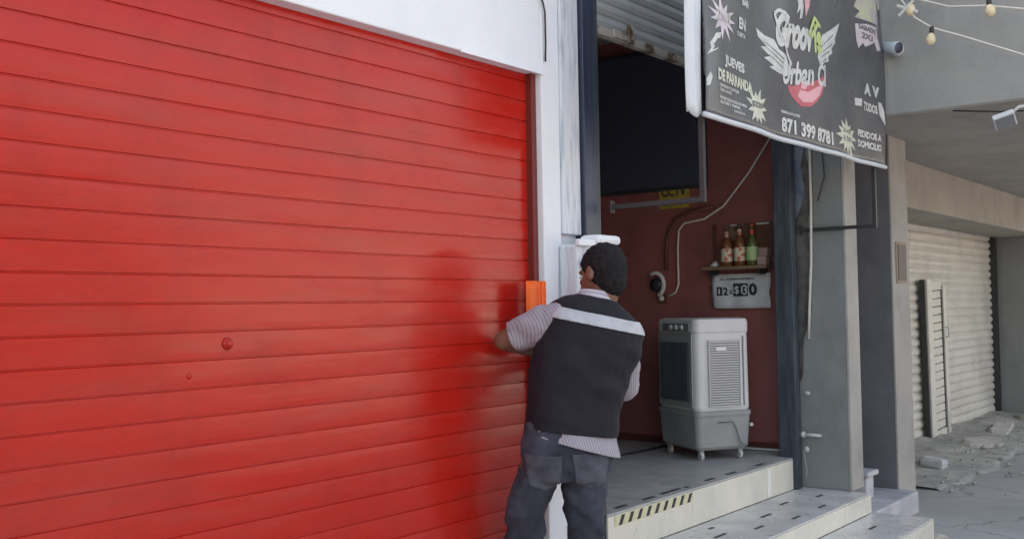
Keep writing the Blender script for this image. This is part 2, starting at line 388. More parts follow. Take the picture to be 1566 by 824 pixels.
# ------------------------------------------------------------------ shop interior
ZF = .47
tag(link('floor', bx(3.9, 6.7, .012, 4.5, .30, ZF), M['floor']), kind='structure')
tag(link('back_wall', bx(3.9, 6.7, 4.4, 4.5, ZF, 3.5), M['int_dark']), kind='structure')
tag(link('left_interior_wall', bx(3.9, 4.02, .30, 4.4, ZF, 3.5), M['int_dark']), kind='structure')
tag(link('ceiling', bx(3.9, 6.7, .29, 4.5, 3.42, 3.5), M['int_dark']), kind='structure')
rw = empty('red_wall', (6.62, 0, 0), 'dark oxblood red side wall inside the open shop', 'wall')
link('wall', bx(0, .08, .10, 4.4, ZF + .002, 3.415), M['int_red'], rw)
link('skirting', bx(-.018, -.001, .13, 4.3, ZF + .002, ZF + .05), mat('dark_skirting', (.10, .03, .025), .5), rw, bevel=.002)
link('edge_trim', bx(-.03, .0, .095, .128, ZF + .002, 3.4), M['trim'], rw, bevel=.002)
link('floor_trim', bx(-.05, -.02, .16, .52, ZF + .004, ZF + .018), M['trim'], rw, bevel=.002)

# rolled-up shutter above opening
ru = empty('roller_shutter', (0, 0, 0), 'pale grey roller shutter rolled halfway up above the shop opening', 'roller shutter')
prof2 = [(0, -.006), (.08, -.004), (.14, .002), (.5, .006), (.86, .002), (.95, -.003)]
bm = bmesh.new(); slats(bm, 4.19, 6.39, .045, 2.81, 3.46, .066, 2.81, prof2, nx=24, wave=.001, seed=8); link('slat_curtain', bm, M['galv'], ru)
bm = bmesh.new(); box(bm, 4.19, 6.39, .015, .06, 2.765, 2.806); link('bottom_bar', bm, M['rust_bar'], ru, bevel=.005)
bm = bmesh.new(); box(bm, 4.345, 4.415, .0, .014, 2.77, 2.81); box(bm, 4.48, 4.53, -.004, .014, 2.765, 2.86); box(bm, 4.43, 4.47, .004, .014, 2.775, 2.80)
link('lock_bracket', bm, M['rust_bar'], ru, bevel=.002)

# dark tv screen on the red wall
tv = empty('wall_screen', (6.60, 1.5, 2.80), 'large dark wall mounted screen high on the red wall', 'screen')
link('screen_glass', bx(-.028, -.022, -.80, .80, -.50, .47), M['screen'], tv)
link('casing', bx(-.021, .018, -.83, .83, -.53, .50), M['dark_plastic'], tv, bevel=.004)
# yellow sign below
ys_ = empty('yellow_sign', (6.60, .93, 2.225), 'small faded yellow sign hanging under the dark screen', 'sign')
link('plate', bx(-.008, .004, -.12, .12, -.085, .085), M['ysign'], ys_)
def wall_text(s, parent, name, x, ymax, z, w, h, m, bold=.02):
    """text on the red wall reading from the left as seen from the street; ymax is its left end"""
    bm = text_bm(s, w, h, bold)
    for v in bm.verts: v.co = Vector((x, ymax - v.co.x, z + v.co.y))
    return link(name, bm, m, parent)
wall_text('CCTV', ys_, 'lettering', -.011, .10, .0, .2, .065, M['ink'], .03)
wall_text('24 HRS', ys_, 'lettering', -.011, .09, -.065, .16, .04, M['ink'])

# poster
po = empty('price_poster', (6.60, .43, 1.54), 'curled white paper poster reading 12 x 130 below the bottle shelf', 'poster')
bm = bmesh.new(); V = []
for j in range(9):
    row = []
    for i in range(17):
        y = .215 - .43 * i / 16; z = -.118 + .236 * j / 8
        sx = .005 + .012 * abs(math.sin(i * .5 + j * .2)) * (1 if j < 7 else .5)
        if i == 0: z *= .93
        row.append(bm.verts.new((-sx, y + (.010 if (j in (3, 4) and i == 16) else 0), z)))
    V.append(row)
for a, b in zip(V, V[1:]):
    for i in range(16): bm.faces.new((a[i], a[i + 1], b[i + 1], b[i]))
o = link('sheet', bm, M['paper'], po, smooth=True); s_ = o.modifiers.new('s', 'SOLIDIFY'); s_.thickness = .001
wall_text('EL PARRANDERO', po, 'lettering', -.021, .145, .076, .25, .014, M['ink'])
bm = bmesh.new(); box(bm, -.0225, -.0205, .135, .175, -.03, .03); link('printed_block', bm, M['ink'], po); bm = bmesh.new(); box(bm, -.0225, -.0205, -.055, .05, -.035, .052); link('printed_block', bm, M['ink'], po)
wall_text('1', po, 'lettering', -.0245, .162, -.018, .012, .036, M['paper'], .0)
wall_text('2', po, 'lettering', -.021, .128, -.028, .036, .055, M['ink'], .03)
wall_text('x', po, 'lettering', -.021, .082, -.02, .022, .028, M['ink'], .02)
wall_text('$1', po, 'lettering', -.0245, .043, -.024, .06, .058, M['paper'], .01)
wall_text('3', po, 'lettering', -.0245, -.018, -.026, .034, .066, M['paper'], .01)
wall_text('0', po, 'lettering', -.021, -.062, -.032, .06, .082, M['ink'], .035)

# shelf + bottles
sh = empty('wall_shelf', (6.62, .43, 1.685), 'small wooden shelf holding three bottles on the red wall', 'shelf')
link('board', bx(-.15, -.002, -.24, .24, 0, .022), M['wood'], sh, bevel=.002)
bm = bmesh.new(); box(bm, -.13, -.002, .17, .185, -.035, -.001); link('bracket', bm, M['black_metal'], sh); bm = bmesh.new(); box(bm, -.13, -.002, -.185, -.17, -.035, -.001); link('bracket', bm, M['black_metal'], sh)
def bottle(y, h, m, lab, capm, label, x=6.535):
    t = empty('bottle', (x, y, 1.7075), label, 'bottle', group='bottles on the wall shelf')
    r = .040
    bm = bmesh.new(); lathe(bm, [(r * .9, 0), (r, .006), (r, h * .52), (r * .85, h * .60), (.014, h * .72), (.0125, h * .93), (.0145, h * .935), (.0145, h * .955)], n=18)
    link('glass', bm, m, t, smooth=True)
    bm = bmesh.new(); lathe(bm, [(r + .001, h * .12), (r + .0018, h * .13), (r + .0018, h * .44), (r + .001, h * .45)], n=18); link('label', bm, lab, t, smooth=True)
    bm = bmesh.new(); lathe(bm, [(.0145, h * .74), (.0165, h * .75), (.0145, h * .86), (.0140, h * .87)], n=14); link('neck_label', bm, lab if capm is not M['redcap'] else capm, t, smooth=True)
    bm = bmesh.new(); lathe(bm, [(.0165, h * .957), (.0165, h * .99), (.011, h)], n=14); link('cap', bm, capm, t, smooth=True)
bottle(.50, .27, M['bglass'], M['label'], M['dark_plastic'], 'brown bottle with white label, leftmost on the shelf')
bottle(.405, .285, M['bglass'], M['label'], M['dark_plastic'], 'brown bottle with white label, middle one on the shelf')
bottle(.315, .28, M['gglass'], M['glabel'], M['redcap'], 'green labelled bottle with a red neck, right of the brown bottles')
t = empty('cardboard_box', (6.53, .235, 1.7075), 'small pinkish box at the right end of the bottle shelf', 'box')
link('carton', bx(-.03, .03, -.032, .032, 0, .06), mat('pinkish_card', (.40, .27, .25), .7), t, bevel=.003)
link('lid', bx(-.033, .033, -.045, .02, .061, .115), mat('pinkish_card_lid', (.33, .22, .2), .7), t, bevel=.003)
t = empty('folded_napkin', (6.53, .59, 1.7075), 'small crumpled pale napkin at the left end of the bottle shelf', 'napkin')
bm = bmesh.new(); V = []
for j in range(4):
    V.append([bm.verts.new((-.04 + .08 * i / 4, -.03 + .06 * j / 3, .004 + .045 * math.exp(-((i - 2) ** 2 + (j - 1.5) ** 2) / 1.5) + .012 * noise.noise(Vector((i, j, 3))))) for i in range(5)])
for a, b in zip(V, V[1:]):
    for i in range(4): bm.faces.new((a[i], a[i + 1], b[i + 1], b[i]))
o = link('cloth', bm, M['paper'], t, smooth=True); s_ = o.modifiers.new('s', 'SOLIDIFY'); s_.thickness = .003
# framed picture behind the bottles
t = empty('wall_picture', (6.612, .36, 1.86), 'dark framed picture with pale corner marks behind the bottles', 'picture')
link('panel', bx(-.012, .004, -.2, .17, -.13, .14), mat('dark_print', (.12, .05, .035), .5, c2=(.22, .16, .09), scale=9, lo=.5, hi=.6), t)
bm = bmesh.new(); box(bm, -.016, -.0125, .05, .14, .125, .137); link('corner_mark', bm, M['trim'], t); bm = bmesh.new(); box(bm, -.016, -.0125, -.14, -.05, .125, .137); link('corner_mark', bm, M['trim'], t)

# cable, conduit, hook ring
bm = bmesh.new()
tube(bm, [(6.604, .17, 2.60), (6.604, .36, 2.34), (6.604, .55, 2.13), (6.604, .70, 2.05), (6.604, .86, 2.03), (6.604, .905, 1.98), (6.604, .915, 1.85), (6.604, .915, 1.60), (6.604, .94, 1.54), (6.604, 1.0, 1.515)], .0075, 8)
tag(link('power_cable', bm, M['cable_w'], smooth=True), 'pale power cable running down the red wall to a plug', 'cable')
bm = bmesh.new(); tube(bm, [(6.602, .63, 2.13), (6.602, .80, 2.11), (6.602, .93, 2.06), (6.602, 1.0, 1.93), (6.602, 1.01, 1.7)], .014, 8)
tube(bm, [(6.602, .62, 2.0), (6.602, .62, 1.62), (6.602, .66, 1.56)], .010, 8)
tag(link('wall_conduit', bm, M['cable_d'], smooth=True), 'red painted conduit bending down the red wall beside the pale cable', 'conduit')
t = empty('wall_fan', (6.60, 1.085, 1.60), 'small round white ring shaped fitting on the red wall', 'wall fitting')
bm = bmesh.new(); pts = [( -.03, .07 * math.sin(a), .085 * math.cos(a)) for a in [R(200 + 24 * k) for k in range(9)]]
tube(bm, [(p[0], -abs(p[1]) if False else p[1], p[2]) for p in pts], .016, 10); link('ring', bm, M['white_plastic'], t, smooth=True)
bm = bmesh.new(); lathe(bm, [(.05, 0), (.05, .02), (.02, .03)], n=16, mx=Matrix.Rotation(R(-90), 4, 'Y')); link('backplate', bm, M['dark_plastic'], t, smooth=True)
t = empty('plug_socket', (6.61, 1.05, 1.50), 'tiny white plug on the red wall below the ring fitting', 'plug')
bm = bmesh.new(); ellipsoid(bm, (-.018, 0, 0), (.018, .022, .022)); link('plug', bm, M['white_plastic'], t, smooth=True)
bm = bmesh.new(); box(bm, -.004, .008, -.03, .03, -.035, .035); link('plate', bm, M['cable_d'], t)

# ------------------------------------------------------------------ air cooler
ang = math.atan2(.34 * .612 * 0 + (.94 * -.791 + .34 * .612), (.94 * .612 + .34 * .791))   # direction of the wide grille side
ac = empty('air_cooler', (5.90, .42, ZF), 'white and grey portable evaporative air cooler on casters by the red wall', 'air cooler', rz=ang)
W_, D_ = .39, .50     # local x along the grille side, local y away from viewer
def rrect(x0, x1, y0, y1, r, z, n=5):
    pts = []
    for cx, cy, a0 in ((x1 - r, y0 + r, -90), (x1 - r, y1 - r, 0), (x0 + r, y1 - r, 90), (x0 + r, y0 + r, 180)):
        for k in range(n + 1):
            a = R(a0 + 90 * k / n); pts.append(Vector((cx + r * math.cos(a), cy + r * math.sin(a), z)))
    return pts
bm = bmesh.new()
rings(bm, [rrect(0, W_, 0, D_, .045, .31), rrect(-.004, W_ + .004, -.004, D_ + .004, .045, .33), rrect(-.002, W_, -.002, D_, .045, .80), rrect(-.008, W_ + .006, -.008, D_ + .006, .05, .81),
           rrect(-.008, W_ + .006, -.008, D_ + .006, .05, .865), rrect(.0, W_, .0, D_, .045, .888), rrect(.03, W_ - .03, .03, D_ - .03, .03, .895)])
link('housing', bm, M['white_plastic'], ac, smooth=False, bevel=.002)
bm = bmesh.new()
rings(bm, [rrect(.02, W_ - .03, .02, D_ - .02, .03, .065), rrect(.005, W_ - .01, .005, D_ - .005, .035, .085), rrect(-.006, W_ + .004, -.006, D_ + .006, .04, .27), rrect(-.012, W_ + .012, -.012, D_ + .012, .045, .285),
           rrect(-.012, W_ + .012, -.012, D_ + .012, .045, .309)])
tank = link('water_tank', bm, M['grey_plastic'], ac, bevel=.002)
bm = bmesh.new(); tube(bm, [(.14, -.014, .24), (.25, -.014, .24), (.275, -.014, .19), (.30, -.014, .11), (.33, -.012, .09)], .004, 6); link('hose_groove', bm, M['mid_plastic'], tank, smooth=True)
# grille side (local -y face)
gr = link('side_grille', bx(.09, .305, -.010, -.004, .345, .75), M['mid_plastic'], ac)
bm = bmesh.new()
for k in range(26):
    z = .352 + k * .0155
    box(bm, .093, .302, -.018, -.0105, z, z + .0075, mx=None)
link('louvre', bm, M['white_plastic'], gr)
bm = bmesh.new(); box(bm, .083, .090, -.02, -.004, .338, .757); box(bm, .305, .312, -.02, -.004, .338, .757); box(bm, .09, .305, -.02, -.004, .338, .345); box(bm, .09, .305, -.02, -.004, .75, .757); link('grille_frame', bm, M['white_plastic'], gr, bevel=.002)
link('brand_plate', bx(.135, .205, -.023, -.019, .69, .71), mat('pale_plate', (.8, .8, .78), .4), gr)
bm = bmesh.new(); box(bm, .335, .342, -.009, -.0045, .34, .78); link('vent_slot', bm, M['mid_plastic'], ac)
# front (local -x face): three dark louvres, control panel
fr = link('front_panel', bx(-.014, -.005, .03, .47, .33, .80), M['grey_plastic'], ac, bevel=.003)
for k in range(3):
    y0 = .06 + k * .13
    link('air_outlet', bx(-.020, -.0145, y0, y0 + .115, .37, .74), M['dark_plastic'], ac, bevel=.002)
    bm = bmesh.new()
    for q in range(5): box(bm, -.026, -.0205, y0 + .008 + q * .024, y0 + .013 + q * .024, .375, .735)
    link('vane', bm, mat('dark_vane', (.07, .08, .10), .4) if k == 0 else bpy.data.materials['dark_vane'], ac)
link('control_panel', bx(-.020, -.009, .05, .39, .815, .862), M['mid_plastic'], ac, bevel=.002)
for y in (.13, .20, .27):
    bm = bmesh.new(); lathe(bm, [(.016, 0), (.016, .012), (.01, .014)], (0, 0, 0), 14, mx=Matrix.Translation((-.0205, y, .838)) @ Matrix.Rotation(R(-90), 4, 'Y')); link('knob', bm, M['trim'], ac, smooth=True)
for (x, y) in ((.05, .05), (W_ - .06, .05), (.05, D_ - .05), (W_ - .06, D_ - .05)):
    bm = bmesh.new(); lathe(bm, [(.012, -.011), (.027, -.009), (.027, .009), (.012, .011)], (0, 0, 0), 16, mx=Matrix.Translation((x, y, .027)) @ Matrix.Rotation(R(90), 4, 'Y'))
    c = link('caster', bm, M['trim'], ac, smooth=False)
    link('fork', bx(x - .016, x + .016, y - .014, y + .016, .034, .07), M['grey_plastic'], c, bevel=.003)
link('tank_tap', bx(W_ + .012, W_ + .035, .03, .06, .20, .22), M['trim'], ac, bevel=.003)
# dark mat and cable near the cooler
bm = bmesh.new(); tube(bm, [(4.85, 1.10, ZF + .008), (5.15, 1.05, ZF + .008), (5.45, 1.12, ZF + .008), (5.8, .98, ZF + .008), (6.1, .95, ZF + .008), (6.35, .9, ZF + .02)], .008, 6)
tube(bm, [(4.95, .93, ZF + .008), (5.25, .98, ZF + .008), (5.35, 1.10, ZF + .012), (5.3, 1.2, ZF + .008)], .008, 6)
tag(link('floor_cable', bm, M['dark_plastic'], smooth=True), 'loose black cable lying on the shop floor behind the man', 'cable')

# ------------------------------------------------------------------ entrance steps
st = empty('entrance_steps', (0, 0, 0), 'three cream and grey tiled steps leading up to the shop', 'steps')
def step(x0, x1, y0, y1, z0, z1, joints, dashes, mtop, name='step'):
    s = link(name, bx(x0 + .01, x1 - .012, y0 + .012, y1, z0, z1 - .012), M['grout'], st)
    # tread slabs
    bm = bmesh.new(); js = [x0] + joints + [x1]
    for a, b in zip(js, js[1:]): box(bm, a + .0015, b - .0015, y0 + .002, y1 - .001, z1 - .011, z1)
    link('tread_tile', bm, mtop, s, bevel=.0015)
    bm = bmesh.new()
    for a, b in zip(js, js[1:]): box(bm, a + .0015, b - .0015, y0, y0 + .0115, z0 + .002, z1 - .0125)
    link('riser_tile', bm, M['riser'], s, bevel=.0015)
    bm = bmesh.new(); box(bm, x1 - .0115, x1, y0 + .012, y1 - .002, z0 + .002, z1 - .0125); link('end_tile', bm, M['riser'], s)
    if dashes:
        bm = bmesh.new()
        for (x, y, l) in dashes: box(bm, x, x + l, y - .009, y + .009, z1 + .0002, z1 + .0025)
        link('inlay', bm, M['dash'], s)
    return s
rnd = random.Random(2)
d1 = [(4.35, .045, .10), (4.62, .045, .10), (4.80, .05, .20), (5.05, .04, .03), (5.30, .05, .10), (5.55, .045, .12), (5.95, .045, .10)]
X1 = 6.372
step(4.19, X1, -.002, .011, .2705, ZF, [5.03, 6.02], None, M['floor'])
fl = bpy.data.objects['floor']
bm = bmesh.new()
for (x, y, l) in d1: box(bm, x, x + l, y - .004, y + .022, ZF + .0002, ZF + .0025)
link('inlay', bm, M['dash'], fl)
d2 = [(4.55, -.16, .12), (4.85, -.22, .12), (5.02, -.10, .05), (5.15, -.30, .10), (5.45, -.2, .12), (5.50, -.36, .10), (5.85, -.14, .10), (5.88, -.36, .10), (6.2, -.22, .09), (4.60, -.34, .1)]
step(4.19, 6.498, -.45, -.003, .1505, .27, [4.6, 5.5, 6.05], d2, M['tread'])
d3 = [(6.02, -.60, .10), (5.5, -.72, .1), (5.6, -.58, .1), (5.0, -.62, .1), (4.7, -.7, .1)]
step(4.19, 6.532, -.81, -.451, .002, .15, [5.0, 5.68, 6.22], d3, M['tread'])
link('end_cap_tile', bx(6.02 - .045, 6.02 - .002, -.008, -.0025, .285, ZF - .02), mat('white_tile', (.8, .8, .76), .4), st)
# hazard tape
ht = link('hazard_tape', bx(4.25, 5.02, -.0055, -.0025, .405, .455), M['yellow'], st)
bm = bmesh.new()
for k in range(9):
    x = 4.28 + k * .085
    if x > 4.97: break
    v = [bm.verts.new(p) for p in ((x, -.0062, .407), (x + .032, -.0062, .407), (x + .062, -.0062, .453), (x + .03, -.0062, .453))]; bm.faces.new(v)
link('black_stripe', bm, M['ink'], ht)
# slab in front of passage
sl = empty('concrete_slab', (7.0, -.2, 0), 'low pale concrete slab at the foot of the passage between the pillars', 'slab')
bm = bmesh.new(); box(bm, -.50, .42, -.26, 1.6, .002, .148, jit=.004); link('slab', bm, M['base_concrete'], sl, bevel=.012)
cb = empty('concrete_block', (7.0, -.23, .149), 'small capped white block just inside the dark passage', 'block')
link('block', bx(-.12, .02, -.06, .06, 0, .15), M['base_concrete'], cb, bevel=.01)
link('cap', bx(-.14, .07, -.08, .08, .151, .185), M['base_concrete'], cb, bevel=.01)

# ------------------------------------------------------------------ neighbouring building
nb = empty('neighbouring_building', (0, 0, 0), 'grey rendered building with two pillars and an overhanging upper storey', 'building')
bm = bmesh.new(); box(bm, 6.503, 6.70, -.32, -.004, .272, 2.618); box(bm, 6.66, 6.703, .0, 1.55, .15, 2.618)
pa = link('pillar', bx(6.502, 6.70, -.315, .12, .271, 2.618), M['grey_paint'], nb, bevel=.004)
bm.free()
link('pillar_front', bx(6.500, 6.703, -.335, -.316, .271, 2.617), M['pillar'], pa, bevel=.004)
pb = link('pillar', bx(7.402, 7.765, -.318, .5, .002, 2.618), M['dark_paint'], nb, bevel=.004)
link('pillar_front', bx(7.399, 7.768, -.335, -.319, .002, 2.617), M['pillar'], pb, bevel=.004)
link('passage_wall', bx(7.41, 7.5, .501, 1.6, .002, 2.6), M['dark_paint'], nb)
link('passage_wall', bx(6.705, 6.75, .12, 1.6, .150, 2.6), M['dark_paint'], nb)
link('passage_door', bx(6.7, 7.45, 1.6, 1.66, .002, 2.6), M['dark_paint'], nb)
# lintels
link('lintel', bx(6.706, 7.398, -.03, .18, 2.28, 2.617), M['lintel'], nb, bevel=.004)
link('lintel', bx(7.77, 16.5, -.02, .5, 2.225, 2.617), M['lintel'], nb, bevel=.005)
# meter niche on second pillar
nz = link('meter_niche', bx(7.46, 7.68, -.345, -.336, 1.58, 1.87), mat('brown_niche_frame', (.30, .24, .19), .8), pb)
link('niche_cover', bx(7.485, 7.655, -.352, -.3455, 1.60, 1.85), mat('brown_cover', (.16, .13, .11), .7), pb)
# broken plaster on the first pillar's side
bm = bmesh.new()
ctr = [(-.02, 2.6), (-.10, 2.55), (-.085, 2.42), (-.11, 2.33), (-.13, 2.15), (-.10, 2.02), (-.085, 1.95), (-.10, 1.80), (-.085, 1.6), (-.10, 1.42), (-.075, 1.30), (-.045, 1.22), (-.035, 1.0), (-.02, .95)]
va = [bm.verts.new((6.4995 - .004 * (i % 3), y, z)) for i, (y, z) in enumerate(ctr)]
vb = [bm.verts.new((6.4985, -.002, z)) for y, z in ctr]
for i in range(len(ctr) - 1): bm.faces.new((va[i], va[i + 1], vb[i + 1], vb[i]))
o = link('broken_plaster', bm, M['plaster'], pa); s_ = o.modifiers.new('s', 'SOLIDIFY'); s_.thickness = .006
bm = bmesh.new()
ctr = [(-.06, 2.6), (-.10, 2.45), (-.07, 2.34), (-.10, 2.18), (-.07, 2.08), (-.03, 2.0)]
va = [bm.verts.new((6.490, y + .015, z)) for y, z in ctr]; vb = [bm.verts.new((6.490, -.001, z)) for y, z in ctr]
for i in range(len(ctr) - 1): bm.faces.new((va[i], va[i + 1], vb[i + 1], vb[i]))
o = link('blue_paint_patch', bm, M['bluepatch'], pa); s_ = o.modifiers.new('s', 'SOLIDIFY'); s_.thickness = .004
# thin pale conduit on the pillar side
bm = bmesh.new(); tube(bm, [(6.475, -.125, 2.6), (6.475, -.125, 2.1), (6.475, -.115, 1.7), (6.475, -.095, 1.4), (6.478, -.085, 1.22)], .009, 8)
tag(link('conduit', bm, M['cable_w'], smooth=True), 'thin pale conduit running down the side of the grey pillar', 'conduit')
bm = bmesh.new(); tube(bm, [(6.48, -.15, 2.55), (6.47, -.21, 2.4), (6.47, -.22, 2.25), (6.475, -.17, 2.1)], .004, 6)
tag(link('loose_wire', bm, M['black_metal'], smooth=True), 'loose black wire loop on the grey pillar near the conduit', 'wire')
# upper storey
bm = bmesh.new(); box(bm, 6.66, 22, -1.9, 7, 2.6225, 6.0); us = link('upper_storey', bm, M['fascia'], nb, bevel=.01)
link('soffit', bx(6.666, 22, -1.894, .6, 2.619, 2.622), M['soffit'], nb)
# right recess
link('wing_wall', bx(14.03, 14.4, -.3, 1.5, .002, 2.617), M['grey_paint'], nb, bevel=.006)
link('recess_wall', bx(7.77, 14.03, .75, .85, .002, 2.617), M['dark_paint'], nb)
link('side_wall', bx(14.4, 22, -.28, 0, .002, 2.617), M['grey_paint'], nb)

# white roller shutter in the recess
ws = empty('roller_shutter', (0, 0, 0), 'closed white corrugated roller shutter in the recess at right', 'roller shutter')
prof3 = [(0, -.010), (.05, -.008), (.14, .0), (.28, .012), (.42, .014), (.55, .015), (.68, .013), (.82, .008), (.92, .0), (.97, -.007)]
bm = bmesh.new(); slats(bm, 8.0, 13.95, .57, .06, 2.5, .092, .06, prof3, nx=60, wave=.003, seed=21); link('slat_curtain', bm, M['wslat'], ws, smooth=True)
link('bottom_bar', bx(8.0, 13.95, .545, .59, .03, .075), M['wslat'], ws, bevel=.004)
link('guide_rail', bx(13.95, 14.028, .50, .64, .01, 2.5), M['black_metal'], ws)
link('housing', bx(7.9, 14.0, .50, .64, 2.30, 2.60), M['lintel'], ws)
wd = empty('wicket_door', (11.0, .53, .03), 'narrow white slatted door frame leaning against the white roller shutter', 'door')
wd.rotation_euler = (0, R(-2.2), 0)
bm = bmesh.new(); box(bm, .0, .16, -.07, -.02, .0, 1.64); link('door_post', bm, M['wslat'], wd, bevel=.004)
bm = bmesh.new(); box(bm, .56, .66, -.07, -.02, .0, 1.56); link('door_post', bm, M['wslat'], wd, bevel=.004)
bm = bmesh.new(); box(bm, -.03, -.002, -.05, -.005, .0, 1.64); link('gasket', bm, M['black_metal'], wd); bm = bmesh.new(); box(bm, .535, .558, -.055, -.01, .0, 1.56); link('gasket', bm, M['black_metal'], wd)
bm = bmesh.new(); box(bm, .162, .518, -.065, -.02, 1.52, 1.62); box(bm, .162, .518, -.065, -.02, .0, .08); link('rail', bm, M['wslat'], wd, bevel=.004)
bm = bmesh.new()
for k in range(17): box(bm, .162, .53, -.05, -.03, .09 + k * .084, .166 + k * .084)
link('slat', bm, M['wslat'], wd, bevel=.004)
bm = bmesh.new(); tube(bm, [(.60, -.07, 1.02), (.60, -.10, 1.02), (.60, -.10, 1.12), (.60, -.07, 1.12)], .008); link('handle', bm, M['trim'], wd, smooth=True)

# rubble apron and chunks
bm = bmesh.new(); V = []
for i in range(40):
    x = 8.4 + i * .145; row = []
    for j in range(12):
        y = .56 - j * .09; t = j / 11
        h = .085 * (1 - t) ** .8 + .045 * noise.noise(Vector((x * 2.3, y * 4, 1))) * (1 - t * t) - .012 * (t > .95)
        row.append(bm.verts.new((x, y + .12 * noise.noise(Vector((x * 1.7, 0, 4))) * t, max(h, -.02) if j < 11 else -.03)))
    V.append(row)
for a, b in zip(V, V[1:]):
    for j in range(11): bm.faces.new((a[j], a[j + 1], b[j + 1], b[j]))
o = link('rubble_apron', bm, M['debris']); tag(o, kind='structure')
def chunk(x, y, z, sx, sy, sz, rz, tilt, label, m, seed):
    rn = random.Random(seed)
    bm = bmesh.new(); n = 9; 
    base = [(math.cos(2 * math.pi * k / n) * rn.uniform(.75, 1.1), math.sin(2 * math.pi * k / n) * rn.uniform(.7, 1.1)) for k in range(n)]
    rings(bm, [[Vector((a * sx * s + rn.uniform(-.01, .01), b * sy * s + rn.uniform(-.01, .01), zz * sz + rn.uniform(-.006, .006))) for a, b in base] for s, zz in ((.92, 0), (1, .35), (.97, .75), (.85, 1))])
    o = link('concrete_chunk', bm, m); o.location = (x, y, z); o.rotation_euler = (R(tilt), R(rn.uniform(-6, 6)), R(rz))
    tag(o, label, 'rubble', group='broken concrete pieces below the white roller shutter')
chunk(9.45, .02, .0, .26, .13, .09, 20, 8, 'bluish broken slab nearest the second pillar', M['base_concrete'], 1)
chunk(10.95, .0, .0, .33, .16, .08, -15, 10, 'pale broken slab leaning in the middle of the rubble', M['debris2'], 2)
chunk(12.1, .08, .01, .52, .12, .08, 5, 8, 'long cream broken slab right of the middle slab', M['debris2'], 3)
chunk(13.5, .1, .0, .25, .16, .10, 35, 5, 'grey lump of rubble beside the grey wing wall', M['debris'], 4)
chunk(6.66, -.80, -.002, .07, .05, .035, 10, 0, 'small pale stone at the corner of the lowest step', M['debris2'], 5)
chunk(10.2, .12, .03, .22, .10, .06, -30, 6, 'small grey slab between the bluish and the middle slabs', M['debris'], 6)

bm = bmesh.new(); rn = random.Random(11)
for k in range(230):
    x = rn.uniform(8.3, 14); y = rn.gauss(-.15, .28); sz = rn.uniform(.008, .035)
    if y > .5: continue
    h = max(0, .085 * max(0, (y + .43)) / .99)
    c = Vector((x, y, h + sz * .3)); vs = [bm.verts.new(c + Vector((rn.uniform(.6, 1.1) * sz * a, rn.uniform(.6, 1.1) * sz * b_, rn.uniform(.5, .9) * sz * d))) for a, b_, d in ((1, 0, 0), (0, 1, 0), (-1, 0, 0), (0, -1, 0), (0, 0, 1), (0, 0, -1))]
    for i in range(4): bm.faces.new((vs[i], vs[(i + 1) % 4], vs[4])); bm.faces.new((vs[(i + 1) % 4], vs[i], vs[5]))
tag(link('gravel', bm, M['debris']), 'scattered grit and small stones in front of the white roller shutter', 'gravel', kind='stuff')

# ------------------------------------------------------------------ banner with its brackets
BY = -.54
bn = empty('sign_banner', (5.3125, -.578, 2.286), 'black vinyl bar banner with white lettering and winged logo hanging over the entrance', 'banner')
bn.scale = (.984, 1, .984)
def wv(x, z):
    """banner surface offset in y"""
    t = max(0, min(1, (z - 2.3) / 1.4))
    return (.009 * math.sin(x * 5.1 + z * 3) + .005 * math.sin(x * 11 - z * 7) + .03 * math.exp(-((x - 6.15) ** 2) / .05 - ((z - 2.86 - (x - 6.15) * .25) ** 2) / .006)
            + .012 * math.sin((x + z) * 9) * t)
def BP(x, z, off=0.):
    sag = -.008 * math.sin(math.pi * (x - 4.2) / 2.45)
    return Vector((x - 5.4, wv(x, z) - off, z - 2.3 + sag * max(0, 1 - (z - 2.3) / 1.0)))
bm = bmesh.new(); V = []
NX, NZ = 90, 60
for j in range(NZ + 1):
    z = 2.312 + (3.75 - 2.312) * j / NZ
    V.append([bm.verts.new(BP(4.215 + (6.665 - 4.215) * i / NX, z)) for i in range(NX + 1)])
for a, b in zip(V, V[1:]):
    for i in range(NX): bm.faces.new((a[i], a[i + 1], b[i + 1], b[i]))
o = link('vinyl', bm, M['banner'], bn, smooth=True); s_ = o.modifiers.new('s', 'SOLIDIFY'); s_.thickness = .0015; s_.offset = 1
bm = bmesh.new()
tube(bm, [BP(4.20 + 2.475 * i / 30, 2.300) for i in range(31)], .0135, 8); link('bottom_hem', bm, M['b_hem'], bn, smooth=True)
bm = bmesh.new(); V = []
for j in range(25):
    z = 2.290 + 1.46 * j / 24
    V.append([bm.verts.new((4.055 + .150 * i / 8 - 5.4 + .006 * math.sin(z * 7), .006 * math.sin(i * 1.3 + z * 2) + .004, z - 2.3 + .012 * math.sin(i))) for i in range(9)])
for a, b in zip(V, V[1:]):
    for i in range(8): bm.faces.new((a[i], a[i + 1], b[i + 1], b[i]))
o = link('folded_edge', bm, M['b_hem'], bn, smooth=True); s_ = o.modifiers.new('s', 'SOLIDIFY'); s_.thickness = .006
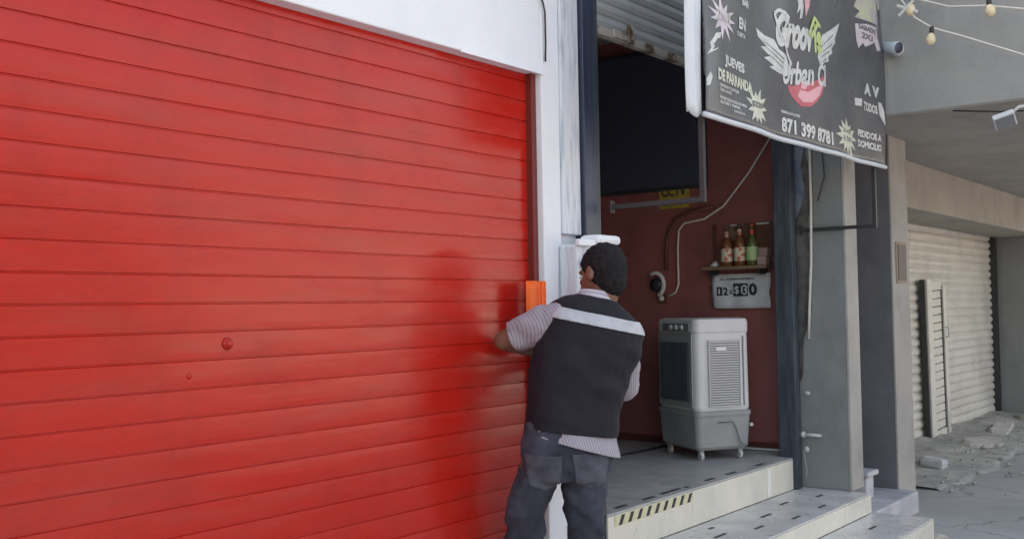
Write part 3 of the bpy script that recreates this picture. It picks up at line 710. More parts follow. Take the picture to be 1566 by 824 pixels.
art = {
    'wingL': [(4.826, 2.799), (4.91, 2.782), (5.005, 2.781), (5.051, 2.749), (5.133, 2.737), (5.164, 2.695), (5.213, 2.669), (5.127, 2.644), (5.028, 2.647), (4.933, 2.654), (4.989, 2.667), (4.888, 2.686), (4.952, 2.701), (4.86, 2.727), (4.923, 2.738), (4.839, 2.765)],
    'wingR': [(5.907, 3.05), (5.828, 2.954), (5.836, 2.933), (5.783, 2.893), (5.802, 2.874), (5.73, 2.846), (5.738, 2.821), (5.658, 2.803), (5.589, 2.765), (5.554, 2.807), (5.587, 2.871), (5.659, 2.94), (5.77, 2.988)],
    'mouth': [(5.132, 2.593), (5.208, 2.592), (5.297, 2.634), (5.441, 2.65), (5.593, 2.697), (5.653, 2.729), (5.659, 2.682), (5.606, 2.611), (5.526, 2.549), (5.43, 2.503), (5.304, 2.488), (5.22, 2.518), (5.162, 2.55)],
    'tongue': [(5.311, 2.587), (5.4, 2.587), (5.513, 2.633), (5.59, 2.653), (5.538, 2.587), (5.451, 2.538), (5.342, 2.525), (5.282, 2.548)],
    'tooth': [(5.332, 2.633), (5.404, 2.637), (5.374, 2.597), (5.321, 2.596)],
    'feather': [(5.24, 3.077), (5.364, 3.105), (5.378, 3.044), (5.337, 2.972), (5.292, 2.955), (5.314, 3.016), (5.25, 2.974), (5.28, 3.03)],
    'feather2': [(5.401, 3.114), (5.512, 3.139), (5.489, 3.069), (5.41, 2.994), (5.406, 3.058)],
    'bolt': [(4.321, 2.688), (4.38, 2.703), (4.359, 2.669), (4.364, 2.645), (4.33, 2.624), (4.337, 2.619), (4.225, 2.572), (4.265, 2.609), (4.253, 2.63), (4.287, 2.655)],
    'fang': [(6.548, 2.697), (6.597, 2.696), (6.635, 2.652), (6.655, 2.556), (6.612, 2.581), (6.561, 2.613)],
    'tear': [(4.22, 2.464), (4.253, 2.499), (4.271, 2.479), (4.25, 2.439), (4.218, 2.428)],
    'purple': [(6.228, 3.303), (6.573, 3.382), (6.547, 3.218), (6.526, 3.123), (6.506, 3.168), (6.318, 3.162), (6.194, 3.16), (6.253, 3.205), (6.177, 3.22)],
    'purple2': [(6.202, 3.122), (6.339, 3.142), (6.505, 3.152), (6.523, 3.089), (6.603, 3.03), (6.528, 3.008), (6.472, 3.055), (6.399, 3.025), (6.339, 3.005), (6.306, 3.023), (6.246, 2.98), (6.216, 3.022)],
    'vee': [(6.571, 3.345), (6.602, 3.356), (6.62, 3.31), (6.635, 3.401), (6.654, 3.41), (6.645, 3.298), (6.606, 3.285)],
    'bluesq': [(6.142, 2.666), (6.277, 2.679), (6.274, 2.634), (6.15, 2.624)],
}
def conform(bm, off, name, m, maxlen=.05):
    for _ in range(5):
        es = [e for e in bm.edges if (e.verts[0].co - e.verts[1].co).length > maxlen]
        if not es: break
        bmesh.ops.subdivide_edges(bm, edges=es, cuts=1); bmesh.ops.triangulate(bm, faces=[f for f in bm.faces if len(f.verts) > 3])
    for v in bm.verts: v.co = BP(v.co.x, v.co.y, off)
    return link(name, bm, m, bn)
def poly(pts, off, name, m):
    bm = bmesh.new(); f = bm.faces.new([bm.verts.new((x, z, 0)) for x, z in pts]); bmesh.ops.triangulate(bm, faces=[f]); return conform(bm, off, name, m)
def burst(cx, cz, rx, rz, n, inner, off, m, seed):
    rn = random.Random(seed); pts = []
    for k in range(2 * n):
        a = math.pi * k / n; s = rn.uniform(1.05, 1.55) if k % 2 == 0 else inner * rn.uniform(.9, 1.1)
        pts.append((cx + rx * s * math.cos(a), cz + rz * s * math.sin(a)))
    pts = [(max(4.22, min(6.655, x)), z) for x, z in pts]
    bm = bmesh.new(); c = bm.verts.new((cx, cz, 0)); vs = [bm.verts.new((x, z, 0)) for x, z in pts]
    for i in range(len(vs)): bm.faces.new((c, vs[i], vs[(i + 1) % len(vs)]))
    return conform(bm, off, 'starburst', m)
def btext(s, x, z, w, h, m, name='lettering', bold=.03, off=.0045, shear=0., slope=0.):
    bm = text_bm(s, w, h, bold, shear)
    for v in bm.verts: v.co = Vector((x + v.co.x, z + v.co.y + slope * v.co.x, 0))
    return conform(bm, off, name, m, .08)
art['wingL'] = [(5.02 + (x - 5.02) * 1.12, 2.715 + (z - 2.715) * 1.2) for x, z in art['wingL']]
art['wingR'] = [(5.72 + (x - 5.70) * 1.1 - .02, 2.90 + (z - 2.90) * 1.12) for x, z in art['wingR']]
poly(art['wingL'], .003, 'wing', M['b_white']); poly(art['wingR'], .003, 'wing', M['b_white'])
# feather lines on the wings
bm = bmesh.new()
for (a, b) in (((4.88, 2.765), (5.12, 2.715)), ((4.90, 2.737), (5.12, 2.69)), ((4.93, 2.705), (5.12, 2.665)), ((5.62, 2.87), (5.81, 2.975)), ((5.62, 2.84), (5.80, 2.92)), ((5.60, 2.81), (5.75, 2.87)), ((5.60, 2.78), (5.70, 2.82))):
    a = Vector((*a, 0)); b = Vector((*b, 0)); d = (b - a); n_ = Vector((-d.y, d.x, 0)).normalized() * .004
    bm.faces.new([bm.verts.new(p) for p in (a - n_ * .3, b - n_, b + n_, a + n_ * .3)])
conform(bm, .0045, 'feather_line', M['b_grey'])
art['mouth'] = [(5.42 + (x - 5.42) * .88, 2.60 + (z - 2.60) * .9) for x, z in art['mouth']]
poly(art['mouth'], .003, 'red_mouth', M['b_red']); poly(art['tongue'], .0045, 'tongue', M['b_rose']); poly(art['tooth'], .0045, 'tooth', M['b_rose'])
poly(art['feather'], .003, 'feather', M['b_white']); poly(art['feather2'], .003, 'feather', M['b_rose'])
poly(art['fang'], .003, 'curved_mark', M['b_white']); poly(art['tear'], .003, 'curved_mark', M['b_white']); poly(art['vee'], .003, 'curved_mark', M['b_white'])
poly(art['bolt'], .003, 'lightning_bolt', M['b_white'])
poly([(4.32 + (x - 4.30) * .62, 2.636 + (z - 2.636) * .55) for x, z in [(a_ - .0, b_) for a_, b_ in art['bolt']]], .0045, 'lightning_bolt_inner', M['banner'])
poly(art['purple'], .003, 'cup', M['b_purple']); poly(art['purple2'], .003, 'starburst', M['b_pink']); poly(art['bluesq'], .003, 'printed_square', M['b_white'])
burst(4.405, 2.775, .115, .075, 11, .58, .003, M['b_pink'], 4); btext('2x1', 4.345, 2.76, .13, .05, M['b_purple'], off=.006)
burst(4.765, 2.415, .088, .075, 11, .70, .003, M['b_cream'], 5); btext('$220', 4.705, 2.41, .125, .032, M['b_grey'], off=.006)
burst(5.985, 2.415, .135, .085, 12, .72, .003, M['b_cream'], 6); btext('2x$', 5.91, 2.435, .14, .03, M['b_grey'], off=.006, bold=.0); btext('150', 5.92, 2.39, .14, .03, M['b_grey'], off=.006, bold=.0)
poly([(6.02, 2.35), (6.07, 2.33), (6.07, 2.31), (6.03, 2.315)], .003, 'burst_tail', M['b_cream'])
btext('Groov', 5.02, 2.765, .48, .18, M['b_white'], 'script_lettering', bold=.06, shear=.3, slope=.10)
btext('ie', 5.50, 2.815, .13, .17, M['b_lime'], 'script_lettering', bold=.045, shear=.3, slope=.10)
tube_pts = [(5.10, 2.80), (5.04, 2.87), (5.01, 2.93), (5.05, 2.955), (5.12, 2.95), (5.125, 2.90), (5.10, 2.84), (5.15, 2.75), (5.21, 2.70)]
bm = bmesh.new()
for p, q in zip(tube_pts, tube_pts[1:]):
    a = Vector((*p, 0)); b = Vector((*q, 0)); d = (b - a); n_ = Vector((-d.y, d.x, 0)).normalized() * .009
    bm.faces.new([bm.verts.new(v) for v in (a - n_, b - n_, b + n_, a + n_)])
conform(bm, .006, 'script_flourish', M['b_white'])
bm = bmesh.new()
for p, q in (((5.43, 2.90), (5.55, 3.02)), ((5.55, 3.02), (5.62, 2.98)), ((5.46, 2.89), (5.60, 3.0))):
    a = Vector((*p, 0)); b = Vector((*q, 0)); d = (b - a); n_ = Vector((-d.y, d.x, 0)).normalized() * .012
    bm.faces.new([bm.verts.new(v) for v in (a - n_, b - n_, b + n_, a + n_)])
conform(bm, .0075, 'lime_flourish', M['b_lime'])
btext('Urban Cl', 5.10, 2.585, .56, .125, M['b_white'], 'script_lettering', bold=.035, shear=.2, slope=.12)
btext('EN', 4.583, 2.765, .08, .055, M['b_white'], bold=.04); btext('CUBETA', 4.56, 2.728, .10, .02, M['b_white'], bold=.03)
btext('BAR', 4.62, 2.885, .09, .035, M['b_white'], bold=.04)
btext('JUEVES', 4.395, 2.545, .25, .06, M['b_white'], bold=.05)
btext('DE PARRANDA', 4.322, 2.475, .40, .054, M['b_cream'], bold=.05)
btext('CERVEZAS Y COCTELES', 4.335, 2.447, .225, .014, M['b_white'], bold=.03); btext('TODA LA NOCHE', 4.34, 2.427, .13, .013, M['b_white'], bold=.03)
btext('PROMOCION VALIDA EN MESA', 4.345, 2.392, .295, .014, M['b_white'], bold=.03); btext('ALITAS Y PAPAS', 4.345, 2.372, .22, .015, M['b_white'], bold=.03)
btext('RESERVA', 4.50, 2.352, .115, .010, M['b_white'], bold=.03)
btext('RESERVACIONES', 5.082, 2.437, .215, .014, M['b_white'], bold=.03)
btext('871 399 8781', 5.085, 2.338, .665, .078, M['b_white'], bold=.045)
btext('A', 6.31, 2.715, .13, .072, M['b_white'], bold=.08); btext('V', 6.46, 2.72, .11, .068, M['b_white'], bold=.08)
btext('TODOS', 6.30, 2.615, .23, .055, M['b_white'], bold=.05)
btext('PEDIDOS A', 6.205, 2.448, .37, .043, M['b_white'], bold=.05)
btext('DOMICILIO', 6.205, 2.386, .37, .043, M['b_white'], bold=.05)
btext('SABADO', 6.24, 3.10, .24, .03, M['b_grey'], off=.006); btext('2X1', 6.28, 3.05, .15, .035, M['b_grey'], off=.006)
# brackets
def bracket(x, m, label, y1=-.55):
    t = empty('banner_bracket', (x, 0, 1.92), label, 'bracket', group='metal brackets holding the banner')
    link('arm', bx(-.011, .011, y1, -.047, -.011, .011), m, t, bevel=.002)
    link('upright', bx(-.012, .012, y1 - .012, y1 + .012, -.012, 1.75), m, t, bevel=.002)
    link('mounting_plate', bx(-.02, .02, -.052, -.046, -.03, .03), m, t, bevel=.002)
bracket(4.212, M['grey_metal'], 'grey metal bracket at the left end of the banner', -.528)
bracket(6.485, M['black_metal'], 'black metal bracket at the right end of the banner', -.528)

# ------------------------------------------------------------------ string lights, cctv camera, flood lamp
sw = empty('string_lights', (6.5, -.9, 3.0), 'pale light cable sagging from the upper storey with three round bulbs', 'string lights')
def rel(p): return Vector(p) - Vector((6.5, -.9, 3.0))
bm = bmesh.new()
tube(bm, [rel(p) for p in ((6.655, -.62, 3.55), (6.5, -.72, 3.30), (6.5, -.80, 3.17), (6.5, -.90, 3.09), (6.5, -1.05, 3.02), (6.5, -1.2, 2.945), (6.5, -1.4, 2.845), (6.45, -1.7, 2.73))], .0065, 8)
link('cable', bm, M['cable_w'], sw, smooth=True)
bm = bmesh.new(); tube(bm, [rel(p) for p in ((6.655, -.62, 3.56), (6.5, -.82, 3.28), (6.5, -1.0, 3.20), (6.5, -1.21, 3.165), (6.5, -1.42, 3.105), (6.45, -1.7, 3.05))], .0065, 8)
link('cable', bm, M['cable_w'], sw, smooth=True)
bm = bmesh.new(); tube(bm, [rel(p) for p in ((6.49, -.70, 3.26), (6.49, -.82, 3.20))], .010, 6); tube(bm, [rel(p) for p in ((6.485, -.71, 3.195), (6.485, -.80, 3.275))], .010, 6); link('cable_tie', bm, M['white_plastic'], sw)
def bulb(p, lean):
    mx = Matrix.Translation(rel(p)) @ Matrix.Rotation(R(lean), 4, 'X')
    bm = bmesh.new(); lathe(bm, [(.006, .0), (.014, -.004), (.015, -.035), (.013, -.04)], n=12, mx=mx); s = link('socket', bm, M['socket'], sw, smooth=True)
    bm = bmesh.new(); lathe(bm, [(.012, -.041), (.020, -.052), (.029, -.072), (.030, -.088), (.022, -.106), (.006, -.114)], n=16, mx=mx); link('bulb', bm, M['bulb'], sw, smooth=True)
bulb((6.5, -.90, 3.10), 8); bulb((6.5, -1.22, 3.21), -6); bulb((6.5, -.79, 3.30), 10)
# thin grey wires at top
bm = bmesh.new(); tube(bm, [(6.657, -.55, 3.62), (6.5, -.95, 3.36), (6.5, -1.25, 3.24), (6.5, -1.45, 3.17), (6.45, -1.8, 3.1)], .004, 6)
tag(link('overhead_wire', bm, M['grey_metal'], smooth=True), 'thin grey wire above the bulbs in front of the upper storey', 'wire')

cc = empty('security_camera', (6.66, -.64, 3.03), 'white bullet security camera on the upper storey beside the banner', 'camera')
bm = bmesh.new(); lathe(bm, [(.045, 0), (.045, .015), (.02, .022), (.014, .07)], n=18, mx=Matrix.Rotation(R(-90), 4, 'Y')); link('mount', bm, M['white_plastic'], cc, smooth=True)
mxc = Matrix.Translation((-.09, .02, .0)) @ Matrix.Rotation(R(105), 4, 'X') @ Matrix.Rotation(R(-25), 4, 'Y')
bm = bmesh.new(); lathe(bm, [(.02, -.07), (.036, -.06), (.038, .07), (.036, .075)], n=20, mx=mxc); link('barrel', bm, mat('pale_blue_plastic', (.50, .58, .62), .4), cc, smooth=True)
bm = bmesh.new(); lathe(bm, [(.034, .0755), (.034, .079), (.01, .08)], n=20, mx=mxc); link('lens', bm, M['screen'], cc, smooth=True)

fl_ = empty('flood_lamp', (6.72, -1.31, 2.619), 'small pale rectangular flood lamp hanging under the overhanging storey', 'lamp')
bm = bmesh.new(); tube(bm, [(.06, -.16, -.02), (.0, -.10, -.025), (-.06, -.02, -.04), (-.07, .02, -.075)], .009, 8); link('arm', bm, M['white_plastic'], fl_, smooth=True)
mx = Matrix.Translation((-.08, .055, -.115)) @ Matrix.Rotation(R(38), 4, 'Y') @ Matrix.Rotation(R(-22), 4, 'X')
bm = bmesh.new(); box(bm, -.05, .05, -.06, .06, -.014, .022, mx=mx); link('lamp_body', bm, M['b_hem'], fl_, bevel=.005)
bm = bmesh.new(); box(bm, -.042, .042, -.052, .052, -.019, -.0145, mx=mx); link('lens', bm, M['mid_plastic'], fl_)
bm = bmesh.new(); tube(bm, [(6.70, -.95, 2.61), (6.72, -1.2, 2.575), (6.74, -1.5, 2.55), (6.8, -1.85, 2.56)], .005, 6)
tag(link('lamp_cable', bm, M['black_metal'], smooth=True), 'dark cable drooping past the flood lamp under the overhang', 'cable')

# ------------------------------------------------------------------ electrical box, orange tag
eb = empty('electrical_box', (3.93, -.05, 1.44), 'white painted electrical box on the wall in front of the man', 'electrical box')
link('box', bx(-.10, .08, -.05, .048, -.25, .29), M['white_chip'], eb, bevel=.012)
link('lid', bx(-.115, .02, -.075, -.051, .28, .31), M['white_wall'], eb, bevel=.006)
bm = bmesh.new(); box(bm, .022, .215, -.09, .02, .292, .335); link('hood', bm, M['white_wall'], eb, bevel=.018)
bm = bmesh.new(); ellipsoid(bm, (-.065, -.075, .20), (.018, .02, .024)); link('knob', bm, M['dark_plastic'], eb, smooth=True)
bm = bmesh.new(); tube(bm, [(-.05, -.07, .19), (-.04, -.08, .12), (-.055, -.07, .06)], .006, 6); link('lead', bm, M['galv'], eb, smooth=True)

og = empty('orange_seal', (3.64, -.012, 1.50), 'fluorescent orange paper seal stuck across the edge of the red shutter', 'seal')
bm = bmesh.new(); V = []
for j in range(7):
    V.append([bm.verts.new((-.075 + .147 * i / 8, -.004 - .008 * math.sin(i * .75), -.16 + .225 * j / 6)) for i in range(9)])
for a, b in zip(V, V[1:]):
    for i in range(8): bm.faces.new((a[i], a[i + 1], b[i + 1], b[i]))
o = link('sheet', bm, M['orange'], og, smooth=True); s_ = o.modifiers.new('s', 'SOLIDIFY'); s_.thickness = .0015
link('fold', bx(.02, .024, -.016, -.010, -.158, .063), mat('deep_orange', (.85, .10, .0), .5), og)

# ------------------------------------------------------------------ the man
YAW = math.atan2(-.791, .612)
man = empty('person', (3.512, -.268, -.098), 'man seen from behind in dark vest with silver band at the shutter edge', 'person', rz=YAW)

man.scale = (1.0675, 1.0675, 1.0675)
def rot(v, yaw): return Matrix.Rotation(yaw, 3, 'Z') @ v
def ring(c, hw, hd, roll=0., yaw=0., n=28, p=2.4, pitch=0.):
    out = []
    m = Matrix.Rotation(R(yaw), 3, 'Z') @ Matrix.Rotation(R(roll), 3, 'Y') @ Matrix.Rotation(R(pitch), 3, 'X')
    for k in range(n):
        a = 2 * math.pi * k / n; ca, sa = math.cos(a), math.sin(a)
        x = hw * math.copysign(abs(ca) ** (2 / p), ca); y = hd * math.copysign(abs(sa) ** (2 / p), sa)
        out.append(Vector(c) + m @ Vector((x, y, 0)))
    return out
# torso stations: (cx, cy, z, half width, half depth, roll)
T = [(-.012, .0, .90, .165, .112, 4), (-.008, .0, .97, .168, .112, 5), (.004, .005, 1.03, .166, .115, 6), (.022, .01, 1.12, .172, .118, 8), (.048, .015, 1.22, .183, .122, 10),
     (.075, .02, 1.31, .192, .124, 12), (.095, .022, 1.375, .185, .118, 14), (.104, .022, 1.425, .155, .100, 15), (.108, .022, 1.465, .112, .078, 15), (.110, .022, 1.49, .072, .062, 14)]
def torso(bm, grow, lo=0, hi=None, yaw=14):
    rs = [ring((cx, cy, z), hw + grow, hd + grow, roll, yaw) for cx, cy, z, hw, hd, roll in T[lo:hi]]
    rings(bm, rs)
SL, EL, WL = Vector((-.035, -.035, 1.418)), Vector((-.247, .07, 1.325)), Vector((-.095, .215, 1.27))
SR, ER, WR = Vector((.222, .06, 1.340)), Vector((.222, .19, 1.115)), Vector((.10, .275, 1.20))
LEGS = [((-.096, 0, .90), (-.170, .0, .69), (-.196, .04, .49), (-.200, .0, .31), (-.205, -.03, .162)),
        ((.055, .02, .90), (.052, .04, .69), (.056, .085, .49), (.060, .060, .31), (.062, .03, .162))]
HC = Vector((.138, .045, 1.578))      # head centre
HM = Matrix.Translation(HC) @ Matrix.Rotation(R(42), 4, 'Z') @ Matrix.Rotation(R(-14), 4, 'X') @ Matrix.Rotation(R(6), 4, 'Y')
def hp(x, y, z): return HM @ Vector((x, y, z))

bm = bmesh.new()
torso(bm, -.02)
capsule(bm, (.112, .024, 1.43), hp(0, -.015, -.055), .062, .056)
ellipsoid(bm, (0, -.008, .018), (.074, .094, .092), mx=HM)        # skull
ellipsoid(bm, (0, .032, -.040), (.062, .066, .078), mx=HM)        # face / jaw
ellipsoid(bm, (0, .060, -.088), (.026, .024, .022), mx=HM)        # chin
capsule(bm, hp(0, .088, .008), hp(0, .112, -.030), .008, .013)    # nose
ellipsoid(bm, (0, .082, .022), (.050, .014, .012), mx=HM)         # brow
ellipsoid(bm, (0, .090, -.062), (.023, .010, .010), mx=HM)        # lips
for s in (-1, 1):
    ellipsoid(bm, (s * .077, -.004, -.010), (.010, .020, .032), mx=HM)   # ears
    ellipsoid(bm, (s * .036, .068, -.022), (.020, .018, .018), mx=HM)    # cheeks
capsule(bm, SL, EL, .050, .040); capsule(bm, EL, WL, .040, .026)
capsule(bm, SR, ER, .050, .040); capsule(bm, ER, WR, .040, .026)
def hand(bm, w, d, up, side):
    d = d.normalized(); up = (up - d * up.dot(d)).normalized(); s = d.cross(up) * side
    capsule(bm, w, w + d * .075, .026, .034, flat=1.25, side=up)
    for i, (off, ln) in enumerate(((-.030, .068), (-.010, .078), (.011, .072), (.030, .056))):
        b = w + d * .088 + s * off; m1 = b + d * ln * .5 - up * .008; e = m1 + d * ln * .32 - up * .026
        capsule(bm, b - d * .02, m1, .0098, .0088, n=8); capsule(bm, m1, e, .0088, .0075, n=8)
    b = w + d * .03 - s * .030; m1 = b + d * .035 - s * .022 - up * .008
    capsule(bm, b, m1, .013, .011, n=8); capsule(bm, m1, m1 + d * .032 - up * .012, .011, .009, n=8)
hand(bm, WL, Vector((.92, .25, .15)), Vector((-.3, -.1, 1)), 1)
hand(bm, WR, Vector((-.75, .35, .15)), Vector((.2, -.1, 1)), -1)
for L_ in LEGS:
    L_ = [Vector(p) for p in L_]
    capsule(bm, L_[0], L_[1], .085, .070); capsule(bm, L_[1], L_[2], .070, .052); capsule(bm, L_[2], L_[3], .052, .050); capsule(bm, L_[3], L_[4], .050, .036)
    capsule(bm, L_[4] - Vector((0, .01, .03)), L_[4] + Vector((-.02, .13, -.04)), .034, .028)
body = voxel(bm, .0065, 2)
link('body', body, M['skin'], man, smooth=True)
# eyes
for s in (-1, 1):
    bm = bmesh.new(); ellipsoid(bm, (s * .031, .079, .002), (.014, .010, .009), mx=HM); link('eye', bm, mat('eye_white', (.6, .58, .55), .3) if s < 0 else bpy.data.materials['eye_white'], man, smooth=True)
# hair
bm = bmesh.new()
ellipsoid(bm, (0, -.009, .020), (.081, .101, .099), mx=HM, n=28)
ellipsoid(bm, (0, -.036, -.034), (.066, .064, .074), mx=HM)
hb = voxel(bm, .005, 2)
wrinkle(hb, lambda c: .0035 * noise.noise(c * 60) + .003 * noise.noise(c * 150))
bmesh.ops.bisect_plane(hb, geom=hb.verts[:] + hb.edges[:] + hb.faces[:], plane_co=hp(0, .060, .060), plane_no=(HM.to_3x3() @ Vector((0, .86, -.51))), clear_outer=True)
link('hair', hb, M['hair'], man, smooth=True)

# shirt
bm = bmesh.new()
rs = [ring((.012, .0, .895), .183, .131, 12, 14), ring((.010, .0, .93), .180, .129, 12, 14), ring((.008, .0, .965), .172, .121, 12, 14)] + [ring((cx, cy, z), hw - .001, hd, roll, 14) for cx, cy, z, hw, hd, roll in T[2:]]
rings(bm, rs)
sl_end = SL.lerp(EL, .72)
capsule(bm, SL + Vector((.01, 0, -.005)), SL.lerp(EL, .3), .060, .068); capsule(bm, SL.lerp(EL, .3), sl_end, .070, .066)
capsule(bm, SR, SR.lerp(ER, .4), .062, .064); capsule(bm, SR.lerp(ER, .4), SR.lerp(ER, .9), .064, .066)
sb = voxel(bm, .0075, 3)
wrinkle(sb, lambda c: (.006 * noise.noise(Vector((c.x * 16 + c.z * 3, c.y * 12, c.z * 3))) if c.z < 1.02 else (1 if c.x < -.09 else .3) * .011 * noise.noise(Vector((c.x * 14 + c.z * 12, c.y * 10, c.z * 18))) + .002 * noise.noise(c * 38)))
bmesh.ops.bisect_plane(sb, geom=sb.verts[:] + sb.edges[:] + sb.faces[:], plane_co=(.012, 0, .932), plane_no=(-.30, 0, -1), clear_outer=True)
# open the left cuff so that it ends in a hem
dL = (EL - SL).normalized()
bmesh.ops.bisect_plane(sb, geom=sb.verts[:] + sb.edges[:] + sb.faces[:], plane_co=SL.lerp(EL, .80), plane_no=dL, clear_outer=False)
dele = [f for f in sb.faces if (f.calc_center_median() - SL.lerp(EL, .80)).dot(dL) > 0 and f.calc_center_median().x < -.1]
bmesh.ops.delete(sb, geom=dele, context='FACES')
o = link('shirt', sb, M['shirt'], man, smooth=True); s_ = o.modifiers.new('s', 'SOLIDIFY'); s_.thickness = .004
# collar
bm = bmesh.new()
NC = Vector((.113, .024, 1.475))
rings(bm, [ring(NC + Vector((-.002, 0, -.010)), .083, .074, 14, 30, p=2), ring(NC + Vector((.000, 0, .012)), .078, .070, 13, 30, p=2), ring(NC + Vector((.004, 0, .030)), .070, .064, 12, 30, p=2),
           ring(NC + Vector((.004, 0, .031)), .064, .058, 12, 30, p=2), ring(NC + Vector((.0, 0, .0)), .068, .060, 12, 30, p=2)], cap=False)
o = link('collar', bm, striped('lilac_collar_cotton', (.52, .48, .54), (.30, .28, .36), 60, (.2, .2, 1)), man, smooth=True)

# vest
bm = bmesh.new()
V0 = [(-.004, .005, .94, .178, .128, 7), (.002, .005, .985, .178, .128, 7), (.010, .006, 1.03, .178, .128, 8), (.024, .01, 1.12, .186, .132, 8), (.049, .015, 1.22, .195, .136, 10), (.078, .02, 1.31, .200, .138, 12),
      (.098, .022, 1.375, .198, .132, 14), (.106, .022, 1.425, .172, .116, 15), (.110, .022, 1.462, .125, .094, 15), (.112, .022, 1.483, .082, .074, 14)]
rings(bm, [ring((cx, cy, z), hw, hd, roll, 14, p=2.6) for cx, cy, z, hw, hd, roll in V0])
ellipsoid(bm, SL + Vector((.035, .0, .0)), (.062, .062, .062)); ellipsoid(bm, SR + Vector((-.02, .0, .005)), (.062, .068, .062))
vb_ = voxel(bm, .0075, 3)
def wr_vest(c):
    return (.010 * noise.noise(Vector((c.x * 6 + c.z * 3, c.y * 6, c.z * 9))) + .0075 * noise.noise(Vector((c.x * 9 - c.z * 8, c.y * 9, c.z * 17 + c.x * 8))) + .002 * noise.noise(c * 45))
wrinkle(vb_, wr_vest)
bmesh.ops.bisect_plane(vb_, geom=vb_.verts[:] + vb_.edges[:] + vb_.faces[:], plane_co=(.003, 0, .980), plane_no=(-.14, 0, -1), clear_outer=True)
vest_copy = vb_.copy()
vo = link('vest', vb_, M['vest'], man, smooth=True); s_ = vo.modifiers.new('s', 'SOLIDIFY'); s_.thickness = .004
# reflective band: slice of the vest surface, slightly proud
def slab(src, co, no, th, name, m, off=.0035, xmin=-9, ymax=.06):
    b = src.copy()
    co = Vector(co); no = Vector(no).normalized()
    bmesh.ops.bisect_plane(b, geom=b.verts[:] + b.edges[:] + b.faces[:], plane_co=co + no * th / 2, plane_no=no, clear_outer=True)
    bmesh.ops.bisect_plane(b, geom=b.verts[:] + b.edges[:] + b.faces[:], plane_co=co - no * th / 2, plane_no=-no, clear_outer=True)
    bmesh.ops.delete(b, geom=[v for v in b.verts if v.co.x < xmin], context='VERTS')
    b.normal_update()
    for v in b.verts: v.co += v.normal * off
    o = link(name, b, m, vo, smooth=True); s_ = o.modifiers.new('s', 'SOLIDIFY'); s_.thickness = .003; s_.offset = 0
slab(vest_copy, (.115, 0, 1.396), (.22, 0, 1), .044, 'reflective_band', M['reflect'])
vest_copy.free()

# jeans
bm = bmesh.new()
rings(bm, [ring((-.012, .0, .80), .150, .112, 2, 10), ring((-.014, .0, .86), .176, .122, 3, 12), ring((-.012, .0, .93), .176, .120, 4, 12), ring((-.006, .0, .995), .168, .114, 5, 14), ring((-.004, .0, 1.01), .165, .111, 5, 14)])
for s, L_ in zip((-1, 1), LEGS):
    L_ = [Vector(p) for p in L_]
    prs = [(L_[0] + Vector((0, 0, -.02)), .092, .11), (L_[0].lerp(L_[1], .5), .088, .102), (L_[1], .079, .090), (L_[1].lerp(L_[2], .6), .070, .080), (L_[2], .065, .074), (L_[3], .062, .070), (L_[4] + Vector((0, 0, .06)), .062, .070), (L_[4] + Vector((0, 0, -.02)), .070, .078)]
    rings(bm, [ring(p, a, b, 0, 0, n=22, p=2.2) for p, a, b in prs])
jb = voxel(bm, .0085, 3)
def wr_jean(c):
    s = 1 if c.x > -.03 else -1
    k = .015 * noise.noise(Vector((c.x * 7, c.y * 7, c.z * 17 + s * c.x * 20))) + .006 * noise.noise(Vector((c.x * 20, c.y * 20, c.z * 36)))
    if c.z < .28: k += .006 * math.sin(c.z * 110)
    return k
wrinkle(jb, wr_jean)
jcopy = jb.copy()
jo = link('jeans', jb, M['denim'], man, smooth=True)
def patch(src, planes, off, name, m, parent):
    b = src.copy()
    for co_, no_ in planes:
        bmesh.ops.bisect_plane(b, geom=b.verts[:] + b.edges[:] + b.faces[:], plane_co=Vector(co_), plane_no=Vector(no_), clear_outer=True)
    b.normal_update()
    for v in b.verts: v.co += v.normal * off
    o = link(name, b, m, parent, smooth=True); s_ = o.modifiers.new('s', 'SOLIDIFY'); s_.thickness = .003; s_.offset = 0
    return o
M['denim2'] = mat('pocket_denim', (.055, .060, .080), .9, c2=(.11, .118, .145), scale=7, lo=.45, hi=.75)
for cx in (-.105, .068):
    patch(jcopy, [((cx - .062, 0, .85), (-1, 0, -.12)), ((cx + .062, 0, .85), (1, 0, -.12)), ((cx, 0, .905), (.05, 0, 1)), ((cx, 0, .775), (.3, 0, -1)), ((cx, 0, .775), (-.3, 0, -1)), ((0, -.02, .8), (0, 1, 0))], .003, 'back_pocket', M['denim2'], jo)
jcopy.free()
# shoes
for s, L_ in zip((-1, 1), LEGS):
    a = Vector(L_[4])
    bm = bmesh.new()
    capsule(bm, Vector((a.x, a.y - .03, .137)), Vector((a.x - .02, a.y + .15, .132)), .042, .040, flat=1.0); capsule(bm, Vector((a.x, a.y - .01, .162)), Vector((a.x, a.y, .20)), .045, .045)
    box(bm, a.x - .045, a.x + .035, a.y - .07, a.y + .18, .095, .117)
    link('shoe', voxel(bm, .008, 3), M['shoe'], man, smooth=True)

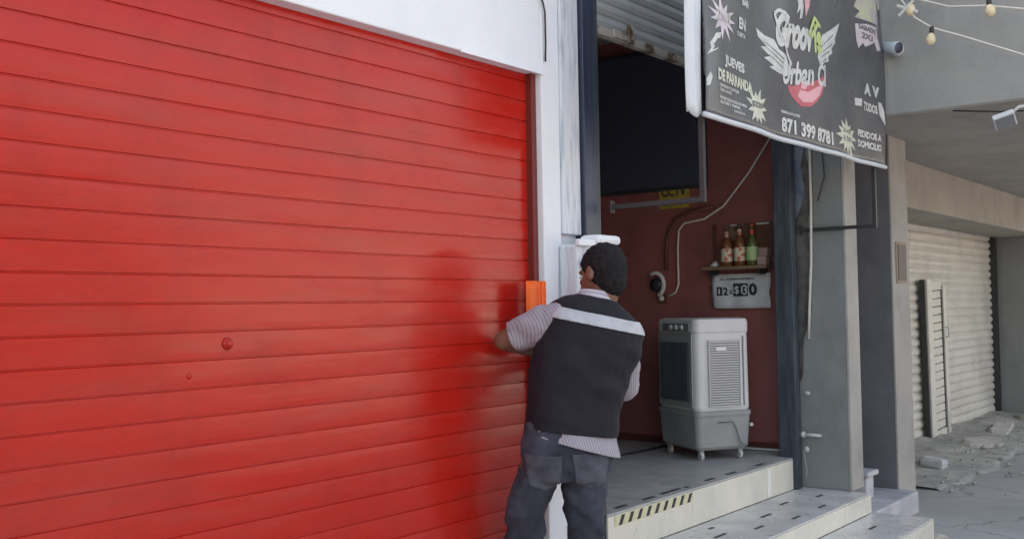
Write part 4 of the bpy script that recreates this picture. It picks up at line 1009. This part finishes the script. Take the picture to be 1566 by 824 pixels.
# ------------------------------------------------------------------ camera
cam = bpy.data.cameras.new('camera'); co = bpy.data.objects.new('camera', cam); col.objects.link(co); sc.camera = co
cam.sensor_width = 36; cam.lens = 36 * 1600 / 1566; cam.clip_end = 500; cam.clip_start = .05
n = math.hypot(.791, .612)
f0 = Vector((.791 / n, .612 / n, 0)); r0 = Vector((f0.y, -f0.x, 0)); up = Vector((0, 0, 1))
p = R(2.11); f = f0 * math.cos(p) + up * math.sin(p); u0 = up * math.cos(p) - f0 * math.sin(p); ro = R(.97)
r = r0 * math.cos(ro) - u0 * math.sin(ro); u = u0 * math.cos(ro) + r0 * math.sin(ro)
mw = Matrix(((r.x, u.x, -f.x, 0), (r.y, u.y, -f.y, -2.7), (r.z, u.z, -f.z, 1.45), (0, 0, 0, 1)))
co.matrix_world = mw

# ------------------------------------------------------------------ light
w = bpy.data.worlds.new('World'); sc.world = w; w.use_nodes = True
nt = w.node_tree; bg = nt.nodes['Background']
sky = nt.nodes.new('ShaderNodeTexSky'); sky.sky_type = 'NISHITA'; sky.sun_disc = False
EL_, AZ = 52, 20            # sun behind the buildings: azimuth from +y towards +x
sky.sun_elevation = R(EL_); sky.sun_rotation = R(AZ); sky.dust_density = 3.0; sky.air_density = 1.0; sky.ozone_density = 1.0
tint = nt.nodes.new('ShaderNodeVectorMath'); tint.operation = 'MULTIPLY'; tint.inputs[1].default_value = (1.26, 1.02, .765)   # hazy, whitened sky
nt.links.new(sky.outputs[0], tint.inputs[0]); nt.links.new(tint.outputs[0], bg.inputs['Color']); bg.inputs['Strength'].default_value = .15
sd = bpy.data.lights.new('sun', 'SUN'); sd.energy = 4; sd.angle = R(.5); sd.color = (1, .95, .87)
so = bpy.data.objects.new('sun', sd); col.objects.link(so)
dirv = Vector((math.sin(R(AZ)) * math.cos(R(EL_)), math.cos(R(AZ)) * math.cos(R(EL_)), math.sin(R(EL_))))
so.rotation_euler = dirv.to_track_quat('Z', 'Y').to_euler(); so.location = (0, 0, 12)

sc.view_settings.view_transform = 'Standard'; sc.view_settings.look = 'None'
sc.view_settings.exposure = 2.08; sc.view_settings.gamma = 1; sc.view_settings.use_curve_mapping = False
